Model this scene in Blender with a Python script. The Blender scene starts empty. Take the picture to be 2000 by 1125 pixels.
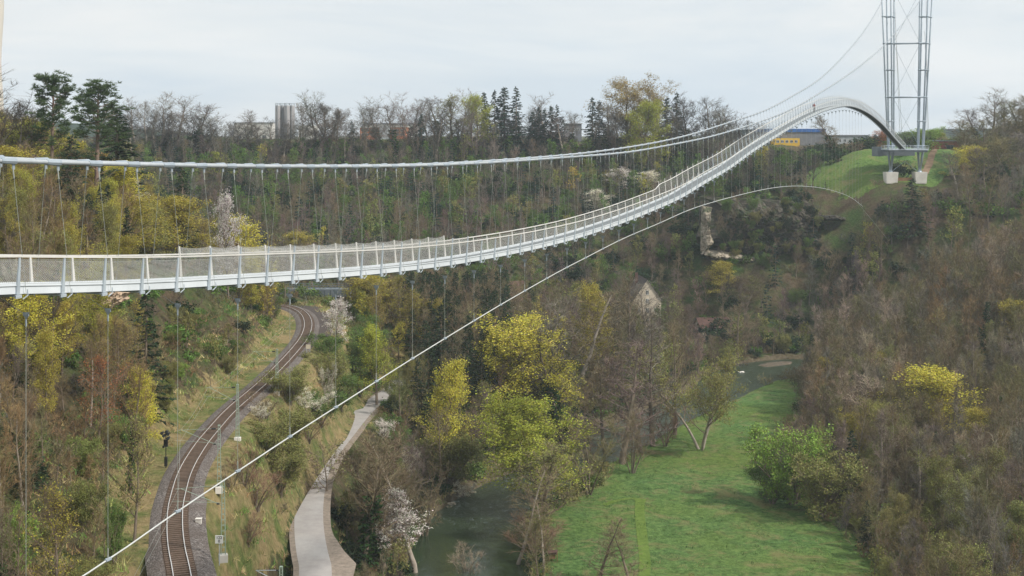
import bpy, math, random
import numpy as np
from mathutils import Vector, Matrix, Quaternion
PI = math.pi
F = 2500.0; HY = 260.0; CX = 1000.0          # lens of the photograph in its own pixels
scene = bpy.context.scene
col = scene.collection
rng = random.Random(11)
NR = np.random.RandomState(5)

# ------------------------------------------------------------------ helpers
def pix(px, py, Y):                            # a point seen at (px,py) at distance Y
    return Vector(((px-CX)/F*Y, Y, (HY-py)/F*Y))
def onz(px, py, z):                            # plan position of a pixel on the level z
    Y = -z*F/(py-HY); return ((px-CX)/F*Y, Y)
def topx(X, Y): return CX+F*X/Y
def topy(Y, Z): return HY-F*Z/Y

def mesh_np(name, V, T, MI=None, mats=(), smooth=False, cols=None):
    V = np.asarray(V, dtype=np.float32); T = np.asarray(T, dtype=np.int32)
    me = bpy.data.meshes.new(name)
    n = len(T); k = T.shape[1]
    me.vertices.add(len(V)); me.vertices.foreach_set('co', V.ravel())
    me.loops.add(n*k); me.loops.foreach_set('vertex_index', T.ravel())
    me.polygons.add(n); me.polygons.foreach_set('loop_start', np.arange(n, dtype=np.int32)*k)
    for m in mats: me.materials.append(m)
    if MI is not None: me.polygons.foreach_set('material_index', np.asarray(MI, dtype=np.int32))
    if smooth is not None: me.polygons.foreach_set('use_smooth', np.full(n, bool(smooth)))
    me.update(calc_edges=True)
    if cols is not None:
        for an, arr in cols.items():
            a = me.color_attributes.new(an, 'FLOAT_COLOR', 'POINT')
            a.data.foreach_set('color', np.asarray(arr, dtype=np.float32).ravel())
    return me

class MB:
    def __init__(s): s.v = []; s.f = []; s.m = []
    def quad(s, a, b, c, d, m=0):
        i = len(s.v); s.v += [tuple(a), tuple(b), tuple(c), tuple(d)]; s.f.append((i, i+1, i+2, i+3)); s.m.append(m)
    def tri(s, a, b, c, m=0):
        i = len(s.v); s.v += [tuple(a), tuple(b), tuple(c)]; s.f.append((i, i+1, i+2)); s.m.append(m)
    def tube(s, pts, rad, sides=6, m=0, cap=True):
        pts = [Vector(p) for p in pts]
        if not hasattr(rad, '__len__'): rad = [rad]*len(pts)
        base = len(s.v); n = len(pts); ref = None
        for i, p in enumerate(pts):
            d = (pts[min(i+1, n-1)]-pts[max(i-1, 0)])
            if d.length < 1e-9: d = Vector((0, 0, 1))
            d.normalize()
            if ref is None:
                ref = d.orthogonal().normalized()
            else:
                ref = (ref-d*ref.dot(d))
                ref = ref.normalized() if ref.length > 1e-6 else d.orthogonal().normalized()
            b = d.cross(ref)
            for k in range(sides):
                a = 2*PI*k/sides
                s.v.append(tuple(p+(ref*math.cos(a)+b*math.sin(a))*rad[i]))
        for i in range(n-1):
            for k in range(sides):
                k2 = (k+1) % sides
                s.f.append((base+i*sides+k, base+i*sides+k2, base+(i+1)*sides+k2, base+(i+1)*sides+k)); s.m.append(m)
        if cap:
            s.f.append(tuple(base+k for k in range(sides))[::-1]); s.m.append(m)
            s.f.append(tuple(base+(n-1)*sides+k for k in range(sides))); s.m.append(m)
    def box(s, c, ax, ay, az, hx, hy, hz, m=0):
        c = Vector(c); ax = Vector(ax)*hx; ay = Vector(ay)*hy; az = Vector(az)*hz
        i = len(s.v)
        for sx, sy, sz in ((-1,-1,-1),(1,-1,-1),(1,1,-1),(-1,1,-1),(-1,-1,1),(1,-1,1),(1,1,1),(-1,1,1)):
            s.v.append(tuple(c+ax*sx+ay*sy+az*sz))
        for f in ((0,3,2,1),(4,5,6,7),(0,1,5,4),(1,2,6,5),(2,3,7,6),(3,0,4,7)):
            s.f.append(tuple(i+k for k in f)); s.m.append(m)
    def abox(s, x0, x1, y0, y1, z0, z1, m=0):
        s.box(((x0+x1)/2, (y0+y1)/2, (z0+z1)/2), (1,0,0), (0,1,0), (0,0,1), abs(x1-x0)/2, abs(y1-y0)/2, abs(z1-z0)/2, m)
    def mesh(s, name, mats, smooth=False):
        me = bpy.data.meshes.new(name); me.from_pydata(s.v, [], s.f)
        for m in mats: me.materials.append(m)
        me.polygons.foreach_set('material_index', s.m)
        me.polygons.foreach_set('use_smooth', [smooth]*len(s.f))
        me.update(); return me

def link(name, me, parent=None, loc=None):
    o = bpy.data.objects.new(name, me); col.objects.link(o)
    if parent is not None: o.parent = parent
    if loc is not None: o.location = loc
    return o
def build(name, mb, mats, parent=None, smooth=False):
    if not isinstance(mats, (list, tuple)): mats = [mats]
    o = link(name, mb.mesh(name, mats, smooth))
    if parent is not None:
        o.parent = parent; o.matrix_parent_inverse = Matrix.Translation(parent.location).inverted()
    return o
def tag(o, label=None, cat=None, group=None, kind=None):
    if label: o['label'] = label
    if cat: o['category'] = cat
    if group: o['group'] = group
    if kind: o['kind'] = kind
    return o
def thing(name, label, cat, loc=(0,0,0), group=None):
    o = bpy.data.objects.new(name, None); col.objects.link(o); o.location = loc; o.empty_display_size = .3
    return tag(o, label, cat, group)

# ------------------------------------------------------------------ materials
def newmat(name):
    m = bpy.data.materials.new(name); m.use_nodes = True
    nt = m.node_tree; b = nt.nodes['Principled BSDF']
    return m, nt, b
def N(nt, t, **kw):
    n = nt.nodes.new(t)
    for k, v in kw.items(): setattr(n, k, v)
    return n
def ramp(nt, src, stops, interp='LINEAR'):
    r = N(nt, 'ShaderNodeValToRGB'); r.color_ramp.interpolation = interp
    els = r.color_ramp.elements
    while len(els) < len(stops): els.new(.5)
    for e, (p, c) in zip(els, stops): e.position = p; e.color = (*c, 1)
    nt.links.new(src, r.inputs[0]); return r.outputs[0]
def noise(nt, scale, detail=4, rough=.6, vec=None, dist=0):
    n = N(nt, 'ShaderNodeTexNoise'); n.inputs['Scale'].default_value = scale
    n.inputs['Detail'].default_value = detail; n.inputs['Roughness'].default_value = rough
    n.inputs['Distortion'].default_value = dist
    if vec is not None: nt.links.new(vec, n.inputs['Vector'])
    return n.outputs['Fac']
def objco(nt):
    return N(nt, 'ShaderNodeTexCoord').outputs['Object']
def mixc(nt, fac, a, b, mode='MIX'):
    m = N(nt, 'ShaderNodeMix', data_type='RGBA', blend_type=mode)
    for sock, val in ((m.inputs[0], fac), (m.inputs[6], a), (m.inputs[7], b)):
        if hasattr(val, 'is_linked') or hasattr(val, 'links'): nt.links.new(val, sock)
        elif isinstance(val, (int, float)): sock.default_value = val
        else: sock.default_value = (*val, 1)
    return m.outputs[2]
def math_(nt, op, a, b=None, clamp=False):
    m = N(nt, 'ShaderNodeMath', operation=op, use_clamp=clamp)
    for i, v in enumerate((a, b)):
        if v is None: continue
        if isinstance(v, (int, float)): m.inputs[i].default_value = v
        else: nt.links.new(v, m.inputs[i])
    return m.outputs[0]
def bump(nt, b, h, strength=.5, dist=.1):
    n = N(nt, 'ShaderNodeBump'); n.inputs['Strength'].default_value = strength; n.inputs['Distance'].default_value = dist
    nt.links.new(h, n.inputs['Height']); nt.links.new(n.outputs[0], b.inputs['Normal'])
def plain(name, c1, c2=None, scale=1.0, rough=.7, metal=0, spec=.3, bmp=0, detail=5):
    m, nt, b = newmat(name)
    co = objco(nt)
    c2 = c2 or tuple(x*.75 for x in c1)
    f = noise(nt, scale, detail, .65, co)
    c = ramp(nt, f, ((.3, c2), (.7, c1)))
    nt.links.new(c, b.inputs['Base Color'])
    b.inputs['Roughness'].default_value = rough; b.inputs['Metallic'].default_value = metal
    b.inputs['Specular IOR Level'].default_value = spec
    if bmp: bump(nt, b, noise(nt, scale*4, 4, .7, co), bmp, .05)
    return m

M = {}
M['steel'] = plain('galvanised_steel', (.56,.62,.67), (.42,.48,.53), .6, .42, .15, .5)
M['fascia'] = plain('bright_galvanised_beam', (.76,.80,.83), (.62,.66,.69), .35, .45, .05, .5)
M['pylonsteel'] = plain('pylon_steel', (.36,.42,.47), (.24,.29,.34), .25, .5, .25, .5)
M['darksteel'] = plain('dark_steel', (.20,.23,.25), (.13,.15,.17), .5, .6, .1, .4)
M['rope'] = plain('steel_rope', (.42,.44,.40), (.32,.34,.30), 2, .5, .2, .5)
M['cable'] = plain('main_cable_steel', (.50,.53,.55), (.38,.41,.43), 1, .5, .25, .5)
M['ropew'] = plain('pale_steel_rope', (.64,.65,.63), (.52,.53,.51), 2, .45, .1, .5)
M['net'] = plain('steel_netting', (.52,.52,.50), (.40,.40,.385), 2, .6, .1, .3)
M['clamp'] = plain('cable_clamp_steel', (.40,.45,.50), (.28,.33,.37), 1, .5, .2, .5)
M['railpale'] = plain('pale_handrail', (.72,.70,.66), (.60,.58,.54), 1, .5, 0, .4)
M['concrete'] = plain('pale_concrete', (.80,.76,.70), (.62,.58,.52), .5, .9, 0, .2, .3)
M['wood'] = plain('weathered_brown_wood', (.30,.18,.09), (.18,.10,.05), 1.5, .85, 0, .2, .4)
M['asphalt'] = plain('worn_pale_asphalt', (.36,.335,.32), (.27,.25,.24), .35, .95, 0, .15, .5, 9)
M['gravel'] = plain('verge_gravel', (.34,.28,.23), (.18,.15,.12), 1.6, .95, 0, .1, .8, 9)
M['black'] = plain('black_paint', (.03,.03,.03), (.02,.02,.02), 2, .5)
M['glass'] = plain('dark_window_glass', (.05,.065,.08), (.03,.04,.05), 1, .15, 0, .6)
M['white'] = plain('white_paint', (.78,.78,.74), (.66,.66,.62), 1, .6)
M['mastgreen'] = plain('pale_green_mast_paint', (.36,.44,.36), (.26,.33,.26), 2, .6)

def bark_mat(name, c1, c2):
    m, nt, b = newmat(name); co = objco(nt)
    mp = N(nt, 'ShaderNodeMapping'); mp.inputs['Scale'].default_value = (1, 1, .25); nt.links.new(co, mp.inputs[0])
    f = noise(nt, 5, 6, .7, mp.outputs[0]); c = ramp(nt, f, ((.3, c2), (.7, c1)))
    f2 = noise(nt, .5, 3, .6, co)
    c = mixc(nt, ramp(nt, f2, ((.5, (0,0,0)), (.75, (.6,.6,.6)))), c, (.10,.13,.05))
    nt.links.new(c, b.inputs['Base Color']); b.inputs['Roughness'].default_value = .95; b.inputs['Specular IOR Level'].default_value = .1
    bump(nt, b, f, .6, .05); return m
M['bark'] = bark_mat('bark', (.27,.22,.17), (.12,.09,.065))
M['barkpale'] = bark_mat('pale_bark', (.46,.40,.34), (.22,.18,.14))
M['pinebark'] = bark_mat('pine_bark', (.34,.24,.19), (.17,.12,.10))

def leafy(name, src, lo=.68, hi=1.25, transl=.25, fixed=None):
    """src: 'obj' colour of the object, 'col' colour attribute, 'fixed'"""
    m, nt, b = newmat(name)
    if src == 'obj': base = N(nt, 'ShaderNodeObjectInfo').outputs['Color']
    elif src == 'col': base = N(nt, 'ShaderNodeAttribute', attribute_name='col').outputs['Color']
    else:
        rgb = N(nt, 'ShaderNodeRGB'); rgb.outputs[0].default_value = (*fixed, 1); base = rgb.outputs[0]
    isl = N(nt, 'ShaderNodeNewGeometry').outputs['Random Per Island']
    v = N(nt, 'ShaderNodeMapRange'); v.inputs[3].default_value = lo; v.inputs[4].default_value = hi
    nt.links.new(isl, v.inputs[0])
    n1 = noise(nt, .22, 3, .6, N(nt, 'ShaderNodeNewGeometry').outputs['Position'])
    v2 = N(nt, 'ShaderNodeMapRange'); v2.inputs[1].default_value = .3; v2.inputs[2].default_value = .7
    v2.inputs[3].default_value = .72; v2.inputs[4].default_value = 1.28
    nt.links.new(n1, v2.inputs[0])
    f = math_(nt, 'MULTIPLY', v.outputs[0], v2.outputs[0])
    cb = N(nt, 'ShaderNodeCombineColor')
    for i in range(3): nt.links.new(f, cb.inputs[i])
    wn = N(nt, 'ShaderNodeTexWhiteNoise', noise_dimensions='1D'); nt.links.new(isl, wn.inputs['W'])
    nt.links.new(math_(nt, 'MULTIPLY', f, math_(nt, 'ADD', math_(nt, 'MULTIPLY', wn.outputs['Value'], .26), .84)), cb.inputs[1])
    c = mixc(nt, 1.0, base, cb.outputs[0], 'MULTIPLY')
    nt.links.new(c, b.inputs['Base Color']); b.inputs['Roughness'].default_value = .85
    b.inputs['Specular IOR Level'].default_value = .12
    if transl:
        tr = N(nt, 'ShaderNodeBsdfTranslucent'); nt.links.new(c, tr.inputs[0])
        mx = N(nt, 'ShaderNodeMixShader'); mx.inputs[0].default_value = transl
        nt.links.new(b.outputs[0], mx.inputs[1]); nt.links.new(tr.outputs[0], mx.inputs[2])
        nt.links.new(mx.outputs[0], nt.nodes['Material Output'].inputs[0])
    return m
M['leaf_o'] = leafy('leaves_by_tree_colour', 'obj')
M['leaf_c'] = leafy('leaves_by_patch_colour', 'col')
M['twig_o'] = leafy('twigs_by_tree_colour', 'obj', .7, 1.25, 0)
M['twig_c'] = leafy('twigs_by_patch_colour', 'col', .7, 1.25, 0)
M['twig_f'] = leafy('brown_twigs', 'fixed', .7, 1.3, 0, (.21,.165,.115))

# ------------------------------------------------------------------ camera, sky, light
cam = bpy.data.cameras.new('camera'); camo = bpy.data.objects.new('camera', cam); col.objects.link(camo)
cam.sensor_width = 36; cam.lens = 36*F/2000; cam.shift_y = -(562.5-HY)/2000
cam.clip_start = .5; cam.clip_end = 20000
camo.location = (0, 0, 0); camo.rotation_euler = (PI/2, 0, 0)
scene.camera = camo
SUN_EL, SUN_AZ = math.radians(46), math.radians(116)       # azimuth clockwise from +Y: behind the camera, to its left
w = bpy.data.worlds.new('World'); scene.world = w; w.use_nodes = True
nt = w.node_tree; bg = nt.nodes['Background']
sky = N(nt, 'ShaderNodeTexSky', sky_type='NISHITA'); sky.sun_disc = False
sky.sun_elevation = SUN_EL; sky.sun_rotation = SUN_AZ; sky.altitude = 600; sky.dust_density = 3
tc = N(nt, 'ShaderNodeTexCoord')
mp = N(nt, 'ShaderNodeMapping'); mp.inputs['Scale'].default_value = (1, 1, 5.5); nt.links.new(tc.outputs['Generated'], mp.inputs[0])
cn = noise(nt, 2.2, 6, .55, mp.outputs[0], .4)
cloud = ramp(nt, cn, ((.38, (7.3,8.1,8.8)), (.50, (8.7,9.1,9.3)), (.62, (9.9,9.9,9.75))))
cov = ramp(nt, noise(nt, 1.3, 3, .5, mp.outputs[0]), ((.3, (.86,.86,.86)), (.6, (.97,.97,.97))))
c = mixc(nt, cov, sky.outputs[0], cloud)
nt.links.new(c, bg.inputs[0]); bg.inputs[1].default_value = .1
sun = bpy.data.lights.new('sun', 'SUN'); suno = bpy.data.objects.new('sun', sun); col.objects.link(suno)
sun.energy = 3.9; sun.angle = math.radians(4); sun.color = (1, .95, .87)
sd = Vector((math.sin(SUN_AZ)*math.cos(SUN_EL), math.cos(SUN_AZ)*math.cos(SUN_EL), math.sin(SUN_EL)))
suno.rotation_euler = sd.to_track_quat('Z', 'Y').to_euler()
scene.view_settings.view_transform = 'Standard'; scene.view_settings.look = 'None'
scene.view_settings.gamma = 1; scene.view_settings.exposure = 0
scene.render.engine = 'CYCLES'
scene.cycles.use_denoising = True
scene.cycles.max_bounces = 5; scene.cycles.diffuse_bounces = 3; scene.cycles.transmission_bounces = 2
scene.cycles.transparent_max_bounces = 4; scene.cycles.volume_bounces = 2
# ------------------------------------------------------------------ the lie of the land
TZ, RZ, WZ = -39.3, -53.0, -66.0
track_px = [(372,1250),(357,1125),(342,1060),(341,1000),(347,969),(361,919),(392,869),(412,845),(450,801),(500,760),(525,737),(550,712),(575,685),(595,660),(603,637),(600,621),(592,610),(578,602),(556,596)]
track = [onz(x, y, TZ) for x, y in track_px]
tl = track[-1]; track += [(tl[0]-12, tl[1]+2), (tl[0]-30, tl[1]+2), (tl[0]-55, tl[1]-4), (tl[0]-90, tl[1]-14)]
track = [(-26, 70), (-26.6, 90)] + track
road_px = [(640,1260),(622,1125),(608,1070),(603,1019),(606,975),(614,935),(635,894),(654,869),(674,845),(694,820),(716,796),(742,778),(768,762),(790,742)]
road = [(-17, 90), (-19.5, 115)] + [onz(x, y, RZ) for x, y in road_px[1:]]
river_px = [(905,1300),(914,1125),(915,1060),(952,1000),(1008,957),(1100,915),(1190,868),(1280,822),(1350,792),(1412,764),(1475,727),(1560,712),(1640,716)]
river = [(-12, 100), (-10, 140)] + [onz(x, y, WZ) for x, y in river_px] + [(150, 372), (220, 385)]
def smooth_line(P, step=2.0, it=2):
    P = np.array(P, float)
    for _ in range(it):
        Q = [P[0]]
        for a, b in zip(P[:-1], P[1:]): Q += [a*.75+b*.25, a*.25+b*.75]
        Q.append(P[-1]); P = np.array(Q)
    d = np.r_[0, np.cumsum(np.hypot(*(P[1:]-P[:-1]).T))]
    s = np.arange(0, d[-1], step)
    return np.stack([np.interp(s, d, P[:,0]), np.interp(s, d, P[:,1])], 1)
L2 = [onz(x, y, TZ) for x, y in ((630,655),(634,640),(632,620),(618,604),(598,594))]
track = smooth_line(track, 1.2); road = smooth_line(road, 1.5); river = smooth_line(river, 2.5)
meadow_px = [(1075,1180),(1090,1010),(1120,985),(1180,945),(1200,925),(1240,885),(1300,848),(1350,810),(1425,778),(1500,755),(1540,745),(1560,790),(1500,850),(1490,960),(1545,985),(1610,1030),(1665,1080),(1690,1180)]
meadow = [onz(x, y, -64.6) for x, y in meadow_px]
def dist_line(X, Y, L):
    D = np.full(X.shape, 1e9)
    for a, b in zip(L[:-1], L[1:]):
        d = b-a; q = max(d@d, 1e-9)
        t = np.clip(((X-a[0])*d[0]+(Y-a[1])*d[1])/q, 0, 1)
        D = np.minimum(D, np.hypot(X-a[0]-t*d[0], Y-a[1]-t*d[1]))
    return D
def in_poly(X, Y, P):
    P = np.array(P, float); r = np.zeros(np.shape(X), bool); j = len(P)-1
    for i in range(len(P)):
        xi, yi = P[i]; xj, yj = P[j]
        c = ((yi > Y) != (yj > Y)) & (X < (xj-xi)*(Y-yi)/((yj-yi) if yj != yi else 1e-9)+xi)
        r ^= c; j = i
    return r
CP = np.array([
 (-110,130,-4),(-110,200,-5),(-135,290,-12),(-90,200,-9),(-67,200,-18),(-60,160,-22),(-60,125,-26),(-52,150,-33),(-75,255,-17),(-58,235,-27),(-66,285,-31),
 (-110,320,-33),(-80,325,-39),(-130,345,-38),(-200,340,-36),(-200,250,-8),(-90,100,-14),(-60,90,-26),(-45,120,-37),(-49,180,-36),(-50,220,-37),(-55,262,-37),(-80,180,-14),
 (-60,60,-24),(-40,40,-36),(0,40,-50),(0,0,-12),(-60,0,-10),(60,0,-30),(0,-60,-6),(0,100,-62),(50,100,-64),(100,100,-50),(120,40,-40),
 (-26,120,-43),(-31,150,-45),(-34.5,200,-44.5),(-35.5,230,-45),(-35.5,262,-44),(-20,215,-55.8),(-19,240,-55.8),(-18,150,-56),(-14,175,-59),(-12,200,-60),(-5,220,-61),(5,240,-62),
 (-13,262,-56),(-20,300,-48),(0,300,-58),(30,320,-62),(10,350,-56),(50,340,-63),(20,385,-56),(42,385,-60),(-20,350,-45),(-55,335,-42),(-40,365,-40),
 (-250,385,-36),(-150,385,-36),(-80,385,-36),(-20,395,-36),(30,410,-50),(60,400,-56),(-250,430,-26),(-150,430,-25),(-80,430,-25),(-20,435,-25),(40,440,-32),
 (-300,480,-12),(-150,480,-12),(-60,480,-12),(0,480,-13),(60,485,-14),(-300,520,-5),(-150,520,-5),(-60,520,-5),(20,520,-6),(80,520,-7),(-200,600,-4),(0,600,-4),(150,600,-5),(-200,700,-4),(200,700,-4),(0,700,-4),
 (70,385,-60),(95,392,-61),(64,404,-44),(80,404,-42),(98,404,-42),(78,414,-34),(110,405,-40),(85,428,-21),(110,425,-20),(78,455,-17),(105,440,-16),(110,470,-12),
 (118,417,-17.6),(137,417,-17.6),(128,424,-15.5),(112,440,-11),(128,440,-8),(128,455,-5.5),(150,440,-8),(150,460,-6),(180,450,-7),(120,400,-24),(130,390,-30),(150,405,-24),(220,450,-6),(220,520,-5),
 (15,200,-64.6),(45,200,-64.6),(30,250,-64.6),(50,300,-64.4),(62,330,-64.4),(70,205,-64),(92,200,-62.5),(90,240,-60),(84,280,-60),(82,320,-60),(84,350,-60),
 (105,300,-50),(125,300,-36),(145,290,-28),(150,350,-34),(118,355,-42),(108,375,-42),(96,340,-54),(170,240,-20),(135,220,-36),(130,180,-42),(200,300,-14),(200,200,-10),(190,380,-20),(110,200,-54),(115,245,-50)], float)
def tps_fit(C):
    P = C[:,:2]/100; n = len(P)
    r = np.hypot(P[:,None,0]-P[None,:,0], P[:,None,1]-P[None,:,1])
    K = np.where(r > 0, r**2*np.log(np.maximum(r, 1e-9)), 0)+np.eye(n)*.003
    A = np.zeros((n+3, n+3)); A[:n,:n] = K; A[:n,n] = 1; A[:n,n+1:] = P; A[n,:n] = 1; A[n+1:,:n] = P.T
    return np.linalg.solve(A, np.r_[C[:,2], 0, 0, 0]), P
TW, TP = tps_fit(CP)
def base_z(X, Y):
    X = np.asarray(X, float); Y = np.asarray(Y, float); sh = X.shape
    x = np.clip(X.ravel(), -290, 230)/100; y = np.clip(Y.ravel(), -50, 620)/100
    out = TW[-3]+TW[-2]*x+TW[-1]*y
    for i, (a, b) in enumerate(TP):
        r2 = (x-a)**2+(y-b)**2
        out += TW[i]*.5*r2*np.log(np.maximum(r2, 1e-12))
    out = out.reshape(sh)
    far = np.clip((np.maximum(np.maximum(np.abs(X+30)-260, Y-600), -Y*4))/200, 0, 1)
    out = np.clip(out, -68, -3)*(1-far)+(-5.)*far
    return np.where(np.abs(X)+np.abs(Y)*.3 < 60, np.minimum(out, -9), out)
def sst(x): x = np.clip(x, 0, 1); return x*x*(3-2*x)
def terrain(X, Y, full=False):
    X = np.asarray(X, float); Y = np.asarray(Y, float)
    z = base_z(X, Y)
    rough = (np.sin(X*.31+Y*.17)*np.sin(Y*.27-X*.11)+.6*np.sin(X*.83-Y*.35)*np.sin(Y*.71+X*.5))*.5
    near = (X > -320)&(X < 260)&(Y > 40)&(Y < 640)
    z = z+rough*near
    dt = dist_line(X, Y, track[::4]); dr = dist_line(X, Y, road[::3]); dw = dist_line(X, Y, river[::2])
    md = in_poly(X, Y, meadow)
    dm = np.where(md, 0, dist_line(X, Y, np.array(meadow+[meadow[0]])))
    k = 1-sst(dm/9); z = z*(1-k)+(-64.6+.25*rough)*k
    k = 1-sst((dr-3.2)/5.5); z = z*(1-k)+(RZ-.12)*k
    dl = dist_line(X, Y, np.array(L2)); k = 1-sst((dl-2.2)/6); z = z*(1-k)+(TZ-.35)*k
    k = 1-sst((dt-3.6)/6.5); z = z*(1-k)+(TZ-.35)*k
    hw = 8.1-2.4*sst((Y-215)/40)+3.6*sst((Y-320)/30)
    k = 1-sst((dw-hw)/3.5); z = z*(1-k)+(-67.4)*k
    k2 = 1-sst((dw-hw-6)/10); z = np.where((dw > hw), np.minimum(z, np.maximum(z*(1-k2)+(-64.7)*k2, -64.9)), z)
    return (z, dt, dr, dw, dm) if full else z
def tz(x, y): return float(terrain(np.array([x]), np.array([y]))[0])
def axis(a, b, step, far, g=1.35):
    m = list(np.arange(a, b+.1, step)); s = step; hi = m[-1]
    while hi < far: s *= g; hi += s; m.append(hi)
    s = step; lo = m[0]
    while lo > -far: s *= g; lo -= s; m.insert(0, lo)
    return np.array(m)
gx = axis(-150, 175, 1.6, 1700); gy = axis(70, 520, 1.8, 1700); gy = gy[gy > -160]
GX, GY = np.meshgrid(gx, gy)
GZ, DT, DR, DW, DM = terrain(GX, GY, True)
ny, nx = GX.shape
def tz(x, y):                                   # height of the finished sheet
    i = min(max(int(np.searchsorted(gx, x))-1, 0), nx-2); j = min(max(int(np.searchsorted(gy, y))-1, 0), ny-2)
    u = (x-gx[i])/(gx[i+1]-gx[i]); v = (y-gy[j])/(gy[j+1]-gy[j])
    return float((GZ[j,i]*(1-u)+GZ[j,i+1]*u)*(1-v)+(GZ[j+1,i]*(1-u)+GZ[j+1,i+1]*u)*v)
I = np.arange(nx*ny).reshape(ny, nx)
quads = np.stack([I[:-1,:-1], I[:-1,1:], I[1:,1:], I[1:,:-1]], -1).reshape(-1, 4)
# masks: meadow grass, dry embankment grass, bare earth / rock
mr = 1-sst((DM-1)/5)
hillgrass = in_poly(GX, GY, [(99,437),(104,448),(118,462),(155,462),(158,444),(150,430),(136,417),(113,419),(108,426)])
mr = np.maximum(mr, hillgrass*1.0)
dry = ((1-sst((DT-6)/4))*(GY < 290)*1.0)
emb = sst((GZ-(RZ-1))/2)*(1-sst((DR-10)/4))*(DT > 3)
dry = np.maximum(dry*.8, emb)
shore = (1-sst((DW-10)/4))*.9
left = (GX < -48)*(GX > -75)*(GY > 175)*(GY < 300)*.0
rockm = np.clip(left, 0, 1)
gm = np.stack([mr, dry, np.maximum(shore, rockm)*(1-mr), np.ones_like(mr)], -1).reshape(-1, 4)

m, nt, b = newmat('ground_cover'); M['ground'] = m
co = objco(nt); at = N(nt, 'ShaderNodeAttribute', attribute_name='gmask')
sp = N(nt, 'ShaderNodeSeparateColor'); nt.links.new(at.outputs['Color'], sp.inputs[0])
nA = noise(nt, .12, 6, .65, co); nB = noise(nt, 1.2, 8, .7, co); nC = noise(nt, .035, 4, .6, co)
floor_c = mixc(nt, ramp(nt, nA, ((.42, (0,0,0)), (.62, (1,1,1)))), ramp(nt, nB, ((.3, (.06,.045,.028)), (.7, (.16,.12,.075)))), ramp(nt, nB, ((.3, (.035,.06,.018)), (.7, (.09,.14,.04)))))
mead = mixc(nt, ramp(nt, nC, ((.4, (0,0,0)), (.65, (.9,.9,.9)))), ramp(nt, nB, ((.32, (.035,.07,.022)), (.5, (.10,.185,.055)), (.68, (.18,.28,.095)))), ramp(nt, nB, ((.3, (.085,.135,.03)), (.7, (.19,.26,.065)))))
mead = mixc(nt, ramp(nt, noise(nt, .16, 7, .72, co, 1.0), ((.50, (0,0,0)), (.66, (.75,.75,.75)))), mead, (.25,.21,.10))
dryc = mixc(nt, ramp(nt, noise(nt, .16, 6, .7, co), ((.42, (0,0,0)), (.60, (1,1,1)))), ramp(nt, nB, ((.3, (.20,.15,.07)), (.7, (.40,.31,.16)))), ramp(nt, nB, ((.3, (.07,.10,.03)), (.7, (.19,.22,.07)))))
shc = ramp(nt, nB, ((.3, (.07,.055,.035)), (.5, (.13,.105,.065)), (.75, (.22,.19,.14))))
nE = noise(nt, .35, 7, .75, co)
def edge(s):   # ragged edge of a mask
    a = math_(nt, 'ADD', s, math_(nt, 'MULTIPLY', math_(nt, 'SUBTRACT', nE, .5), 2.2))
    return ramp(nt, a, ((.42, (0,0,0)), (.58, (1,1,1))))
c = mixc(nt, edge(sp.outputs[2]), floor_c, shc)
c = mixc(nt, edge(sp.outputs[1]), c, dryc)
c = mixc(nt, edge(sp.outputs[0]), c, mead)
nt.links.new(c, b.inputs['Base Color']); b.inputs['Roughness'].default_value = 1; b.inputs['Specular IOR Level'].default_value = .05
bump(nt, b, noise(nt, 1.6, 8, .75, co), 1.0, .5)
V = np.stack([GX, GY, GZ], -1).reshape(-1, 3)
me = mesh_np('ground', V, quads, None, [m], True, {'gmask': gm})
tag(link('ground', me), kind='structure')

# water
def strip(L, hw, z, name, mat, mw=None):
    L = np.array(L); d = np.gradient(L, axis=0); d /= np.hypot(d[:,0], d[:,1])[:,None]
    nrm = np.stack([d[:,1], -d[:,0]], 1)
    offs = hw if hasattr(hw, '__len__') else [-hw, hw]
    k = len(offs); n = len(L)
    V = np.zeros((n, k, 3)); 
    for j, o in enumerate(offs):
        V[:,j,:2] = L+nrm*(o if mw is None else o*mw[:,None]); V[:,j,2] = z[j] if hasattr(z, '__len__') else z
    I = np.arange(n*k).reshape(n, k)
    Q = np.stack([I[:-1,:-1], I[:-1,1:], I[1:,1:], I[1:,:-1]], -1).reshape(-1, 4)
    me = mesh_np(name, V.reshape(-1, 3), Q, None, [mat], True)
    return me
m, nt, b = newmat('river_water'); M['water'] = m; co = objco(nt)
b.inputs['Base Color'].default_value = (.022,.035,.018,1); b.inputs['Roughness'].default_value = .06; b.inputs['Specular IOR Level'].default_value = .55
mp = N(nt, 'ShaderNodeMapping'); mp.inputs['Scale'].default_value = (1.3, .7, 1); nt.links.new(co, mp.inputs[0])
nw = noise(nt, .9, 6, .65, mp.outputs[0], .5)
sx = N(nt, 'ShaderNodeSeparateXYZ'); nt.links.new(co, sx.inputs[0])
rap = N(nt, 'ShaderNodeMapRange'); rap.inputs[1].default_value = 209; rap.inputs[2].default_value = 221; nt.links.new(sx.outputs[1], rap.inputs[0])   # rapids start up-river
foam = ramp(nt, noise(nt, .8, 8, .75, mp.outputs[0], 1.2), ((.56, (0,0,0)), (.71, (.75,.75,.75))))
fm = math_(nt, 'MULTIPLY', foam, rap.outputs[0])
c = mixc(nt, fm, (.030,.045,.024), (.38,.44,.45))
nt.links.new(c, b.inputs['Base Color'])
r = N(nt, 'ShaderNodeMapRange'); r.inputs[3].default_value = .05; r.inputs[4].default_value = .3; nt.links.new(rap.outputs[0], r.inputs[0]); nt.links.new(r.outputs[0], b.inputs['Roughness'])
bn = N(nt, 'ShaderNodeBump'); bn.inputs['Distance'].default_value = .25; nt.links.new(nw, bn.inputs['Height'])
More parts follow.
